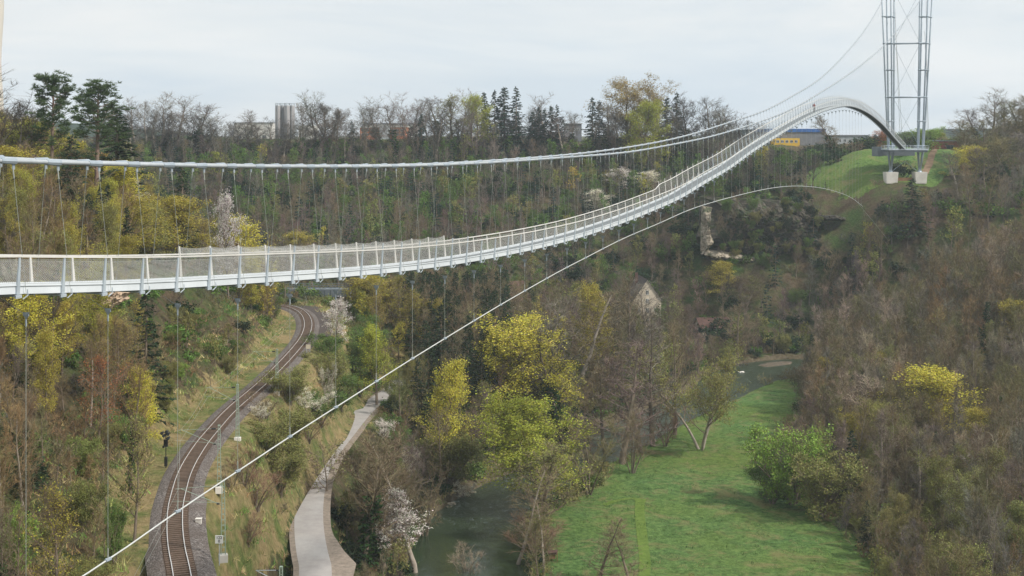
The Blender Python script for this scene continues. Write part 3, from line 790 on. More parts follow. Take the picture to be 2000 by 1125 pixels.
# blue warehouse with a yellow annex
Yw = 560.; c = pix(1560, 290, Yw)
wh = thing('warehouse', 'blue warehouse behind the arch of the footbridge, yellow annex in front', 'warehouse', (c.x, Yw, -6))
mb = MB(); mb.abox(pix(1498,0,Yw).x, pix(1611.5,0,Yw).x, Yw, Yw+30, -8, pix(0,258,Yw).z); build('wall', mb, M['roofgrey'], wh)
mb = MB(); mb.abox(pix(1497,0,Yw).x, pix(1612.5,0,Yw).x, Yw-.4, Yw+30.4, pix(0,258,Yw).z+.003, pix(0,251.5,Yw).z); build('roof_band', mb, M['blue'], wh)
mb = MB(); mb.abox(pix(1512,0,Yw-8).x, pix(1562,0,Yw-8).x, Yw-8, Yw-.5, -8, pix(0,270,Yw-8).z); build('annex', mb, M['yellow'], wh)
for k in range(5): window(wh, T, pix(1519+k*9,0,Yw-8).x, Yw-8, pix(0,279,Yw-8).z, 1.3, 1.2, 'f')
Yg = 600.
gb = thing('grey_hall', 'low pale grey hall between the blue warehouse and the pylon', 'building', (pix(1655,0,Yg).x, Yg, -6))
mb = MB(); mb.abox(pix(1622,0,Yg).x, pix(1692,0,Yg).x, Yg, Yg+18, -8, pix(0,266,Yg).z); build('wall', mb, M['greyclad'], gb)
mb = MB(); mb.abox(pix(1620,0,Yg).x, pix(1694,0,Yg).x, Yg-.5, Yg+18.5, pix(0,266,Yg).z+.003, pix(0,263.5,Yg).z); build('roof', mb, M['roofgrey'], gb)
for k in range(6): window(gb, T, pix(1630+k*10,0,Yg).x, Yg, -4.2, 1.4, 1.4, 'f')
# four silos
Ys = 640.
for k, px in enumerate((542.5, 552.0, 560.5, 570.0)):
    r = (5.0 if k in (0,) else 5.6)*Ys/F
    p = pix(px, 268, Ys+(k % 2)*2.2)
    s = thing('silo', ['darkest slim concrete silo at the left end of the four on the skyline', 'second concrete silo from the left of the four on the skyline', 'third concrete silo from the left of the four on the skyline', 'rightmost concrete silo of the four beside the bare trees'][k], 'silo', (p.x, p.y, -6), 'concrete silos on the skyline')
    zt2 = pix(0, 207.5, Ys).z
    mb = MB(); mb.tube([(p.x,p.y,-7), (p.x,p.y,zt2)], r, 20); build('shell', mb, M['silo'], s, True)
    mb = MB(); mb.tube([(p.x,p.y,zt2+.003), (p.x,p.y,zt2+.5)], [r*1.03, r*.9], 20); build('lid', mb, M['greyclad'], s)
    mb = MB()
    for a in range(10):
        q = (p.x+math.cos(a*.628)*r*.97, p.y+math.sin(a*.628)*r*.97); mb.tube([(*q, zt2+.4), (*q, zt2+1.5)], .05, 4)
    ring = [(p.x+math.cos(a*.314)*r*.97, p.y+math.sin(a*.314)*r*.97, zt2+1.5) for a in range(21)]
    mb.tube(ring, .06, 4); mb.tube([(p.x, p.y-r-.2, -6), (p.x, p.y-r-.2, zt2+1.2)], .12, 4); build('top_rail', mb, M['darksteel'], s)
# pale hall and orange factory behind the skyline trees
Yh = 660.
h = thing('white_hall', 'large pale flat-roofed hall behind the bare trees beside the silos', 'building', (pix(500,0,Yh).x, Yh, -6))
mb = MB(); mb.abox(pix(457,0,Yh).x, pix(532,0,Yh).x, Yh, Yh+25, -8, pix(0,240,Yh).z); build('wall', mb, M['whiteclad'], h)
mb = MB(); mb.abox(pix(583,0,Yh).x, pix(608,0,Yh).x, Yh, Yh+25, -8, pix(0,245,Yh).z); build('side_wing', mb, M['whiteclad'], h)
mb = MB(); mb.abox(pix(456,0,Yh).x, pix(533,0,Yh).x, Yh-.4, Yh+25.4, pix(0,240,Yh).z+.003, pix(0,239,Yh).z); build('roof', mb, M['roofgrey'], h)
for k in range(4): window(h, T, pix(468+k*16,0,Yh).x, Yh, -3, 2, 2, 'f')
Yo = 600.
of = thing('orange_factory', 'orange rendered factory with white windows behind bare trees on the plateau', 'building', (pix(745,0,Yo).x, Yo, -6))
mb = MB(); mb.abox(pix(703,0,Yo).x, pix(741,0,Yo).x, Yo, Yo+14, -8, pix(0,249.5,Yo).z); mb.abox(pix(762,0,Yo).x, pix(794,0,Yo).x, Yo, Yo+14, -8, pix(0,248.5,Yo).z); build('wall', mb, M['orange'], of)
mb = MB(); mb.abox(pix(741,0,Yo).x+.01, pix(762,0,Yo).x-.01, Yo-1, Yo+14, -8, pix(0,246,Yo).z); build('centre_wing', mb, M['greyclad'], of)
mb = MB(); mb.abox(pix(702,0,Yo).x, pix(741,0,Yo).x, Yo-.4, Yo+14.4, pix(0,249.5,Yo).z+.003, pix(0,247.8,Yo).z); mb.abox(pix(762,0,Yo).x, pix(795,0,Yo).x, Yo-.4, Yo+14.4, pix(0,248.5,Yo).z+.003, pix(0,247,Yo).z); build('roof', mb, M['whiteclad'], of)
for px in (709,717,726,734,768,776,785):
    for py in (265, 257): window(of, T, pix(px,0,Yo).x, Yo, pix(0,py,Yo).z, 1.5, 1.2, 'f')
Yt = 690.
hh = thing('storage_hall', 'wide pale storage hall showing above the orange factory', 'building', (pix(745,0,Yt).x, Yt, -6))
mb = MB(); mb.abox(pix(712,0,Yt).x, pix(812,0,Yt).x, Yt, Yt+20, -8, pix(0,243,Yt).z); build('wall', mb, M['whiteclad'], hh)
mb = MB(); mb.abox(pix(711,0,Yt).x, pix(813,0,Yt).x, Yt-.4, Yt+20.4, pix(0,243,Yt).z+.003, pix(0,240.5,Yt).z); build('roof', mb, M['roofgrey'], hh)
# low grey-roofed house on the edge
Yl = 520.; p = pix(1088, 273, Yl)
lh = thing('grey_roofed_house', 'low house with a long grey roof above the slope, spruces beside it', 'house', (p.x, Yl, p.z-1))
mb = MB(); w_ = 66/F*Yl; T2 = gabled(mb, (p.x, Yl+5, p.z-2), w_, 9, 3.4, 1.5); build('wall', mb, M['cream'], lh)
mb = MB(); roof(mb, T2, w_, 9, 3.4, 1.5, .8); build('roof', mb, M['roofgrey'], lh)
for k in range(5): window(lh, T2, -w_/2+1.6+k*2.6, -4.5, 1.2, 1.3, 1.2, 'f')
Yk = 560.; p = pix(1120, 262, Yk)
lh = thing('flat_roofed_house', 'flat-roofed dark house behind the grey-roofed house, spruce at its right', 'house', (p.x, Yk, p.z-2))
mb = MB(); mb.abox(pix(1103,0,Yk).x, pix(1136,0,Yk).x, Yk, Yk+8, -6, pix(0,242,Yk).z); build('wall', mb, M['roofgrey'], lh)
mb = MB(); mb.abox(pix(1101,0,Yk).x, pix(1138,0,Yk).x, Yk-.4, Yk+8.4, pix(0,242,Yk).z+.003, pix(0,240.5,Yk).z); build('roof', mb, M['greyclad'], lh)
for k in range(3): window(lh, T, pix(1110+k*9,0,Yk).x, Yk, pix(0,256,Yk).z, 1.4, 1.3, 'f')
# old mill house in the wood, gable towards the camera
Ym = 392.; p = pix(1259, 650, Ym); zg = tz(p.x, Ym)-.5
mh = thing('mill_house', 'tall cream gabled house standing among bare trees in the valley', 'house', (p.x, Ym, zg))
zt3 = pix(0, 546, Ym).z; W_, H_ = 8.6, (zt3-zg)*.58; RHh = (zt3-zg)-H_
mb = MB(); T3 = gabled(mb, (p.x, Ym+6, zg), 13, W_, H_, RHh, PI/2+.12); build('wall', mb, M['cream'], mh)
mb = MB(); roof(mb, T3, 13, W_, H_, RHh, .35); build('roof', mb, M['roofdark'], mh)
for yy in (-2.6, 0, 2.6):
    for z in (1.6, 4.6, 7.4, 10.0):
        if z > H_-1.6 and abs(yy) > 1: continue
        window(mh, T3, -6.5, yy, z, 1.0, 1.4, 'b')
mb = MB(); q = T3(2, 1.5, H_+RHh*.4); mb.box(q, (1,0,0), (0,1,0), (0,0,1), .45, .45, RHh*.8); build('chimney', mb, M['redtile'], mh)
def wback(parent, T, x, y, z, w, h):              # window on the end wall facing the camera
    mb = MB(); e = .06
    a = [T(x-e, y-w/2, z), T(x-e, y+w/2, z), T(x-e, y+w/2, z+h), T(x-e, y-w/2, z+h)]; mb.quad(*a); build('pane', mb, M['glass'], parent)
# red-brown roof by the river
Yr = 388.; p = pix(1398, 655, Yr); zg = tz(p.x, Yr)
rh_ = thing('red_roofed_barn', 'low barn with a brown-red roof half hidden by trees near the river', 'barn', (p.x, Yr, zg))
zt4 = pix(0, 627, Yr).z; hgt = max(zt4-zg, 4)
mb = MB(); T4 = gabled(mb, (p.x, Yr+4, zg-.5), 10, 8, hgt*.55, hgt*.45+.5, .15); build('wall', mb, M['cream'], rh_)
mb = MB(); roof(mb, T4, 10, 8, hgt*.55, hgt*.45+.5, .6); build('roof', mb, M['redtile'], rh_)
Yq = 362.; p = pix(1000, 590, Yq); zg = tz(p.x, Yq)
rh2 = thing('red_roofed_house', 'house with steep dark red roof behind the conifers under the footbridge', 'house', (p.x, Yq, zg))
zt5 = pix(0, 553, Yq).z; hgt = max(zt5-zg, 5)
mb = MB(); T5 = gabled(mb, (p.x, Yq+3, zg-.5), 7, 7, hgt*.5, hgt*.5+.5, .6); build('wall', mb, M['cream'], rh2)
mb = MB(); roof(mb, T5, 7, 7, hgt*.5, hgt*.5+.5, .5); build('roof', mb, M['redtile'], rh2)
# lift test tower: only its edge shows at the left of the picture
Ye = 900.; cxp = -46.
tw = thing('test_tower', 'tall pale membrane-clad round tower just cut by the left edge', 'tower', (pix(cxp,0,Ye).x, Ye, -6))
c0 = pix(cxp, 260, Ye); ns, nh = 28, 60; Vt, Ft = [], []
for j in range(nh+1):
    z = -6+j*2.6
    for k in range(ns):
        a = 2*PI*k/ns; r = 17.2+.9*math.sin(a*3+z*.07)
        Vt.append((c0.x+r*math.cos(a), Ye+r*math.sin(a), z))
for j in range(nh):
    for k in range(ns): Ft.append((j*ns+k, j*ns+(k+1) % ns, (j+1)*ns+(k+1) % ns, (j+1)*ns+k))
o = link('membrane', mesh_np('membrane', Vt, Ft, None, [plain('pale_membrane', (.70,.64,.56), (.60,.55,.48), .05, .8)], True)); o.parent = tw; o.matrix_parent_inverse = Matrix.Translation(tw.location).inverted()
mb = MB(); mb.tube([(c0.x, Ye, nh*2.6-6.01), (c0.x, Ye, nh*2.6-2)], [15, 13], 28); build('crown_ring', mb, M['greyclad'], tw)

# the dark girder bridge at the bend of the railway
Yd = 312.
gbp = thing('girder_bridge', 'dark steel girder bridge crossing behind the bend of the railway', 'bridge', (pix(608,0,Yd).x, Yd, -41))
xa, xb_ = pix(530,0,Yd).x, pix(684,0,Yd).x; z0, z1 = pix(0,580,Yd).z, pix(0,565,Yd).z
mb = MB(); mb.abox(xa, xb_, Yd, Yd+.3, z0, z1); mb.abox(xa, xb_, Yd+4, Yd+4.3, z0, z1)
for k in np.linspace(xa+.3, xb_-.3, 14): mb.abox(k-.08, k+.08, Yd-.14, Yd-.003, z0+.1, z1-.1)
build('girder', mb, M['darksteel'], gbp)
mb = MB(); mb.abox(xa, xb_, Yd+.303, Yd+3.997, z1-.5, z1-.2); build('bridge_deck', mb, M['darksteel'], gbp)
mb = MB()
for yy in (Yd+.15, Yd+4.15):
    for hh_ in (.5, .95): mb.tube([(xa, yy, z1+hh_), (xb_, yy, z1+hh_)], .05, 5)
    for k in np.linspace(xa+.2, xb_-.2, 17): mb.tube([(k, yy, z1), (k, yy, z1+1.0)], .05, 5)
build('railing', mb, M['darksteel'], gbp)
for u0, u1 in ((xa-2, xa-.003), (xb_+.003, xb_+2)): mb = MB(); mb.abox(u0, u1, Yd-.5, Yd+5, z0-6, z1-.1); build('abutment', mb, M['concrete'], gbp)

# rock faces ---------------------------------------------------------------
def rock_mat(name, c1, c2, c3):
    m, nt, b = newmat(name); co = objco(nt)
    mp = N(nt, 'ShaderNodeMapping'); mp.inputs['Scale'].default_value = (.5,.5,1.6); nt.links.new(co, mp.inputs[0])
    f = noise(nt, .8, 9, .7, mp.outputs[0], .3)
    c = ramp(nt, f, ((.3, c2), (.5, c1), (.75, c3)))
    g = ramp(nt, noise(nt, .35, 6, .7, co), ((.5, (0,0,0)), (.6, (.9,.9,.9))))
    c = mixc(nt, g, c, (.05,.07,.025))
    nt.links.new(c, b.inputs['Base Color']); b.inputs['Roughness'].default_value = 1; bump(nt, b, f, 1, .6); return m
M['rock'] = rock_mat('limestone_rock', (.40,.34,.26), (.14,.115,.09), (.60,.52,.42))
M['rockdark'] = rock_mat('dark_limestone_rock', (.075,.065,.05), (.03,.027,.02), (.20,.17,.12))
M['sandrock'] = plain('pale_sandy_rock', (.60,.46,.34), (.36,.26,.18), .5, 1, 0, .1, 1, 9)
def crag(name, label, outline, Y, thick, mat, seed, n=26, m_=18, tilt=.25, rough=1.0, ragged=0):
    """rock face: sheet over a px outline (4 corner polygon), bulging towards the camera, closed at the back"""
    R = np.random.RandomState(seed); (ax,ay),(bx,by),(cx_,cy_),(dx,dy) = outline   # tl,tr,br,bl
    V, Fq = [], []
    g = R.rand(n+1, m_+1); g2 = R.rand(n//4+2, m_//4+2)
    for i in range(n+1):
        for j in range(m_+1):
            u, v = i/n, j/m_
            px = (ax*(1-u)+bx*u)*(1-v)+(dx*(1-u)+cx_*u)*v; py = (ay*(1-u)+by*u)*(1-v)+(dy*(1-u)+cy_*u)*v
            a, b_ = u*(n//4), v*(m_//4); ia, ib = int(a), int(b_); fa, fb = a-ia, b_-ib
            lo = (g2[ia,ib]*(1-fa)+g2[ia+1,ib]*fa)*(1-fb)+(g2[ia,ib+1]*(1-fa)+g2[ia+1,ib+1]*fa)*fb
            strata = .5*math.floor((v*6+lo*.8)%6)/6
            if ragged: px += ragged*((2*g2[0,ib]-1)*(1-u)+(2*g2[1,ib]-1)*u)*(abs(2*u-1)**2)*(1-fb)+ragged*((2*g2[0,ib+1]-1)*(1-u)+(2*g2[1,ib+1]-1)*u)*(abs(2*u-1)**2)*fb; py += ragged*.6*((2*g2[ia,0]-1)*(1-fa)+(2*g2[ia+1,0]-1)*fa)*abs(2*v-1)**2+.4*ragged*(g[i,0]-.5)*abs(2*v-1)
            e = min(u, 1-u, v, 1-v)*6; e = min(e, 1)
            yy = Y-(thick*.5*lo+.6*g[i,j]*rough+strata)*e+tilt*(1-v)*thick+thick*.5*(1-e)
            p = pix(px, py, Y); V.append((p.x+(g[i,j]-.5)*.5*e, yy, p.z+(R.rand()-.5)*.5))
    for i in range(n):
        for j in range(m_):
            a = i*(m_+1)+j; Fq.append((a, a+1, a+m_+2, a+m_+1))
    # back
    k = len(V); cor = [0, n*(m_+1), n*(m_+1)+m_, m_]
    for q in cor: x, y, z = V[q]; V.append((x, y+thick, z))
    me = bpy.data.meshes.new(name); Ff = list(Fq)+[(k,k+1,k+2,k+3)]
    eds = [[i*(m_+1) for i in range(n+1)], [n*(m_+1)+j for j in range(m_+1)], [i*(m_+1)+m_ for i in range(n, -1, -1)], [j for j in range(m_, -1, -1)]]
    for s, ed in enumerate(eds): Ff.append(tuple(ed)+(k+(s+1) % 4, k+s))
    me.from_pydata(V, [], Ff); me.materials.append(mat); me.update()
    return tag(link(name, me), label, 'rock face')
crag('cliff_face', 'dark overgrown limestone cliff above the far bend of the river', [(1385,392),(1600,400),(1608,508),(1383,500)], 409., 4, M['rockdark'], 3, 60, 36, .8, 1.4, 22)
crag('rock_pillar', 'upright tan rock edge at the left end of the cliff', [(1377,404),(1391,408),(1388,485),(1377,498)], 405.5, 2.2, M['rock'], 4, 10, 30, .3, 1.2, 9)
crag('rock_ledge', 'pale flat rock ledge along the foot of the cliff', [(1378,489),(1480,505),(1482,512),(1378,500)], 405., 2, M['rock'], 5, 40, 6, .4, 1, 8)
crag('rock_ledge', 'thin grey ledge running across the top of the dark cliff', [(1548,419),(1660,423),(1660,429),(1548,427)], 412., 2, M['rockdark'], 6, 40, 5, .4, 1, 6)
crag('rock_outcrop', 'bare sandy pink rock outcrop below the footbridge at the left', [(206,572),(254,566),(224,600),(160,612)], 171., 3, M['sandrock'], 7, 30, 20, .6, 1.2, 10)
0 and crag('rock_rib', 'narrow pale rock rib above the railway cutting', [(388,650),(394,650),(412,716),(404,710)], 196., 1.6, M['rock'], 8, 8, 34, .5, 1.3)
0 and crag('rock_rib', 'small grey rock step in the bushes at the left of the cutting', [(326,690),(336,686),(340,712),(330,716)], 185., 1.6, M['rock'], 9, 8, 12, .5, 1)

# distant hills -------------------------------------------------------------
def hill(name, px0, px1, top, Y, colr, seed, jag=3.):
    R = random.Random(seed); n = 260; V, Fq = [], []
    f = spline(*zip(*top))
    for i in range(n+1):
        px = px0+(px1-px0)*i/n; z = pix(0, f(px), Y).z
        for j, (dy, kz) in enumerate(((-160,0), (-60,.55), (0,1), (60,.98), (200,.2))):
            zz = -6+(z+6)*kz+(R.random()*jag if j in (2, 3) else 0)
            V.append(((px-CX)/F*Y, Y+dy+R.random()*6, zz))
    for i in range(n):
        for j in range(4):
            a = i*5+j; Fq.append((a, a+5, a+6, a+1))
    m = plain(name+'_'+str(seed), colr, tuple(x*.6 for x in colr), .08, 1, 0, 0)
    me = bpy.data.meshes.new(name); me.from_pydata(V, [], Fq); me.materials.append(m); me.update()
    tag(link(name, me), kind='structure')
hill('hills', 1780, 2300, [(1780,266),(1830,261),(1870,256),(1900,259),(1950,256),(2050,255),(2300,257)], 1500, (.035,.055,.035), 1, 3)
hill('hills', -400, 330, [(-400,225),(-100,232),(20,238),(120,246),(240,256),(330,261)], 1300, (.04,.06,.035), 2, 3)
hill('hills', 1440, 1560, [(1440,262),(1500,258),(1560,262)], 1100, (.03,.045,.035), 3, 3)

# ------------------------------------------------------------------ railway furniture
def track_at(Y):
    i = int(np.argmin(np.abs(track[:,1]-Y)+(track[:,0] < -60)*1e3)); a, b_ = track[max(i-2,0)], track[min(i+2, len(track)-1)]
    d_ = (b_-a); d_ /= np.hypot(*d_); return Vector((track[i][0], track[i][1], TZ)), Vector((d_[0], d_[1], 0))
def mast(px, pyb, h, label, arm=True, z=None):
    x, y = onz(px, pyb, TZ-.4); b0 = Vector((x, y, TZ-.5)); c_, d_ = track_at(y)
    side = (c_-b0); side.z = 0; side = side-d_*side.dot(d_); Ls = side.length; side.normalize()
    t = thing('catenary_mast', label, 'railway mast', tuple(b0), 'catenary masts along the railway')
    mb = MB(); top = b0+UP*h
    for i, (sx, sy) in enumerate(((1,1),(1,-1),(-1,-1),(-1,1))):
        mb.tube([b0+side*.22*sx+d_*.16*sy, top+side*.10*sx+d_*.09*sy], .035, 4)
    k = 14
    for i in range(k):
        z0_, z1_ = h*i/k, h*(i+1)/k; w0 = .22-.12*i/k; w1 = .22-.12*(i+1)/k; v0 = .16-.07*i/k
        for s in (1, -1):
            mb.tube([b0+UP*z0_+side*w0+d_*v0*s, b0+UP*z0_-side*w0+d_*v0*s], .022, 4)
            mb.tube([b0+UP*z0_+side*w0*s+d_*v0, b0+UP*z0_+side*w0*s-d_*v0], .022, 4)
    mb.box(top, side, d_, UP, .14, .13, .04)
    build('lattice_post', mb, M['mastgreen'], t)
    mb = MB(); mb.box(b0, side, d_, UP, .4, .35, .35); build('footing', mb, M['concrete'] if arm else M['black'], t)
    if arm:
        mb = MB(); e = b0+side*(Ls+.5)+UP*(h-1.1); e2 = b0+side*(Ls-.2)+UP*(h-.35)
        mb.tube([top-UP*.35, e2], .018, 5); mb.tube([b0+UP*(h-2.3), e2], .028, 5); mb.tube([b0+UP*(h-2.0)+side*.2, e-UP*.35], .016, 5); mb.tube([e2, e2+side*.5-UP*.02], .018, 5)
        build('cantilever_arm', mb, M['mastgreen'], t)
        mb = MB()
        for f_ in (.12, .18): q = (top-UP*.35)*(1-f_)+e2*f_; mb.tube([q-side*.12, q+side*.12], .09, 7)
        q = (b0+UP*(h-2.3))*.88+e2*.12; mb.tube([q-side*.12, q+side*.14], .09, 7); build('insulator', mb, M['black'], t)
    return b0+side*Ls+UP*(h-.35), b0+side*Ls+UP*(h-1.6)
w1 = mast(436, 1088, 7.2, 'nearest green lattice catenary mast, beside the white 122 board')
w2 = mast(428, 955, 7.2, 'green lattice catenary mast second from the front of the track')
w3 = mast(464, 858, 7.2, 'lattice catenary mast beside the straight of the track')
w4 = mast(541, 768, 6.8, 'farthest thin lattice catenary mast, below the bend of the railway')
mb = MB(); pl = [Vector((track_at(75)[0].x, 75, TZ+6.4)), w1[0], w2[0], w3[0], w4[0]]
pc = [Vector((track_at(75)[0].x, 75, TZ+5.3)), w1[1], w2[1], w3[1], w4[1]]
for y in (225, 255, 280): c_, _ = track_at(y); pl.append(c_+UP*6.6); pc.append(c_+UP*5.4)
wire = thing('overhead_wire', 'thin overhead contact wire strung above the railway track', 'overhead wire', tuple(w2[0]))
def sagwire(P, sag, r):
    mb = MB()
    for a, b_ in zip(P[:-1], P[1:]): mb.tube([a+(b_-a)*t_-UP*sag*4*t_*(1-t_) for t_ in np.linspace(0, 1, 9)], r, 4)
    return mb
build('messenger_wire', sagwire(pl, .5, .010), M['rope'], wire); build('contact_wire', sagwire(pc, .03, .010), M['rope'], wire)
# mast by the road, only its top shows
x, y = onz(549, 1300, RZ+4); zt6 = pix(0, 1107, 128).z; x = pix(549, 0, 128).x
t = thing('catenary_mast', 'green mast at the bottom edge beside the road verge, insulators at its top', 'railway mast', (x, 128, zt6-8), 'catenary masts along the railway')
mb = MB()
for sx in (-1, 1):
    for sy in (-1, 1): mb.tube([(x+.22*sx, 128+.2*sy, zt6-8.2), (x+.12*sx, 128+.12*sy, zt6)], .05, 4)
for i in range(14): mb.box((x, 128, zt6-8+i*.6), (1,0,0), (0,1,0), (0,0,1), .2-.005*i, .02, .03)
mb.box((x, 128, zt6), (1,0,0), (0,1,0), (0,0,1), .14, .14, .05); build('lattice_post', mb, M['mastgreen'], t)
mb = MB(); mb.tube([(x-.1,128,zt6-.35), (x-2.6,128.4,zt6-.5)], .035, 5); mb.tube([(x-.1,128,zt6-1.6), (x-2.6,128.4,zt6-.5)], .035, 5); build('cantilever_arm', mb, M['steel'], t)
mb = MB(); mb.tube([(x-.5,128,zt6-.37), (x-.25,128,zt6-.36)], .09, 7); build('insulator', mb, M['black'], t)
# signal
x, y = onz(324, 908, TZ); sb = Vector((x, y, TZ-.5))
sg = thing('railway_signal', 'black light signal on a slim post left of the track', 'railway signal', tuple(sb))
mb = MB(); mb.tube([sb, sb+UP*4.6], .06, 6); mb.box(sb+UP*.9, (1,0,0), (0,1,0), UP, .16, .14, .55); build('post', mb, M['black'], sg)
mb = MB(); mb.box(sb+UP*3.1+Vector((.02,-.1,0)), (1,0,0), (0,1,0), UP, .24, .08, .42)
mb.tube([sb+UP*2.7+Vector((-.2,-.15,0)), sb+UP*2.7+Vector((-.2,-.35,0))], .14, 10); build('signal_head', mb, M['black'], sg)
for dx, dz in ((-.36, 4.35), (.36, 4.25), (.18, 4.5), (-.14, 4.05), (.38, 3.75)):
    mb = MB(); q = sb+UP*dz+Vector((dx, -.1, 0)); mb.tube([q+Vector((0,.2,0)), q-Vector((0,.25,0)), q-Vector((0,.42,0))], [.13, .16, .19], 10)
    mb.tube([q, sb+UP*(dz-.1)], .03, 4); h_ = build('lamp', mb, M['black'], sg)
    mb = MB(); mb.tube([q-Vector((0,.20,0)), q-Vector((0,.435,0))], .10, 10); build('lens', mb, M['glass'], h_)
# hectometre board 122 / 0
x, y = onz(428, 1092, TZ); c_, d_ = track_at(y)
bd = thing('distance_board', 'white board with black numbers 122 and 0 beside the track', 'sign', (x, y, TZ-.5))
zc = pix(0, 1053.5, y).z
mb = MB(); mb.box((x, y, zc), (1,0,0), (0,1,0), UP, .36, .025, .37); brd = build('board', mb, M['white'], bd)
mb = MB(); mb.tube([(x, y+.08, TZ-.6), (x, y+.08, zc+.3)], .04, 6); build('post', mb, M['steel'], bd)
for txt, dz in (('122', .05), ('0', -.27)):
    cu = bpy.data.curves.new('number', 'FONT'); cu.body = txt; cu.size = .36; cu.align_x = 'CENTER'; cu.extrude = .004; cu.offset = .006
    o = bpy.data.objects.new('number', cu); col.objects.link(o); o.rotation_euler = (PI/2, 0, 0); o.location = (x, y-.031, zc+dz)
    dg = bpy.context.evaluated_depsgraph_get(); me = bpy.data.meshes.new_from_object(o.evaluated_get(dg)); mw = o.matrix_world.copy()
    loc = o.location.copy(); rot = o.rotation_euler.copy(); bpy.data.objects.remove(o)
    me.materials.clear(); me.materials.append(M['black'])
    o = link('number', me); o.rotation_euler = rot; o.location = loc; o.parent = brd
# marker boards and stones
def marker(px, py, s, label, zz=TZ):
    x, y = onz(px, py, zz); t = thing('trackside_board', label, 'sign', (x, y, zz-.4))
    mb = MB(); mb.box((x, y, zz+1.0), (1,0,0), (0,1,0), UP, s, .03, s*.9); build('board', mb, M['cream'], t)
    mb = MB()
    for k in (-.7, .7): mb.tube([(x+k*s, y+.06, zz-.5), (x+k*s, y+.06, zz+1.0)], .04, 5)
    build('post', mb, M['steel'], t)
marker(602, 688, .42, 'small pale board on two posts at the outside of the railway bend')
x, y = onz(388, 1022, TZ-.3); t = tag(build('cable_box', (lambda m_: (m_.box((x, y, TZ-.1), (1,0,0), (0,1,0), UP, .28, .2, .26), m_.box((x, y, TZ+.18), (1,0,0), (0,1,0), UP, .32, .24, .03), m_)[2])(MB()), M['concrete']), 'small pale concrete cable box beside the ballast', 'cable box')

# feeding rack on the meadow
x, y = onz(1081, 1092, -64.5); zb = tz(x, y)
t = thing('hay_rack', 'small brown wooden feeding rack at the edge of the meadow', 'feeding rack', (x, y, zb))
mb = MB(); mb.box((x-.15, y, zb+1.1), (1,0,0), (0,1,0), UP, .62, .5, .05); mb.box((x-.15,y,zb+1.32), (1,0,.15), (0,1,0), UP, .75, .6, .04); build('roof', mb, M['redtile'], t)
mb = MB(); mb.box((x-.2, y, zb+.65), (1,0,0), (0,1,0), UP, .5, .35, .3); build('trough', mb, M['wood'], t)
for sx in (-.6, .55):
    for sy in (-.4, .4): mb = MB(); mb.tube([(x+sx, y+sy, zb-.2), (x+sx, y+sy, zb+1.2)], .05, 5); build('leg', mb, M['wood'], t)

# rocks and driftwood in the river
def boulder(px, py, s, name, label, cat, grp, mat, flat=.5, zz=WZ):
    x, y = onz(px, py, zz); R = random.Random(int(px*7+py)); V, Ff = [], []
    ns, nr_ = 9, 5
    for j in range(nr_+1):
        th = PI*j/nr_
        for k in range(ns):
            a = 2*PI*k/ns; r = s*(.75+.45*R.random()); V.append((x+r*math.sin(th)*math.cos(a)*1.4, y+r*math.sin(th)*math.sin(a), zz+.05+r*flat*math.cos(th)))
    for j in range(nr_):
        for k in range(ns): Ff.append((j*ns+k, j*ns+(k+1) % ns, (j+1)*ns+(k+1) % ns, (j+1)*ns+k))
    me = bpy.data.meshes.new(name); me.from_pydata(V, [], Ff); me.materials.append(mat); me.update(); tag(link(name, me), label, cat, grp)
for px, py, s in ((924,962,.5),(882,985,.7),(1092,975,.8),(1100,968,.5),(975,936,.6),(1084,988,.5),(878,990,.4),(1240,902,.5),(1410,772,.6)):
    boulder(px, py, s, 'river_stone', 'grey stone at the water edge of the river', 'stone', 'stones along the river bank', M['rock'])
boulder(1448, 727, .7, 'river_stone', 'flat pale stone standing out of the rapids', 'stone', None, M['concrete'], .35)
# gravel bar in the rapids
mb = MB(); R = random.Random(4)
bar = [onz(px, py, WZ+.1) for px, py in ((1476,714),(1495,709),(1525,706),(1552,706),(1548,711),(1520,714),(1495,717))]
i = len(mb.v)
cx_, cy_ = sum(p[0] for p in bar)/7, sum(p[1] for p in bar)/7
for p in bar: mb.v.append((p[0], p[1], WZ-.25))
for p in bar: mb.v.append((cx_+(p[0]-cx_)*.75, cy_+(p[1]-cy_)*.75, WZ+.3))
for k in range(7): mb.f.append((i+k, i+(k+1)%7, i+7+(k+1)%7, i+7+k)); mb.m.append(0)
mb.f.append(tuple(i+7+k for k in range(7))); mb.m.append(0)
o = build('gravel_bar', mb, plain('river_gravel', (.20,.16,.12), (.07,.06,.045), 1.2, 1, 0, .1, 1, 8)); tag(o, kind='structure')

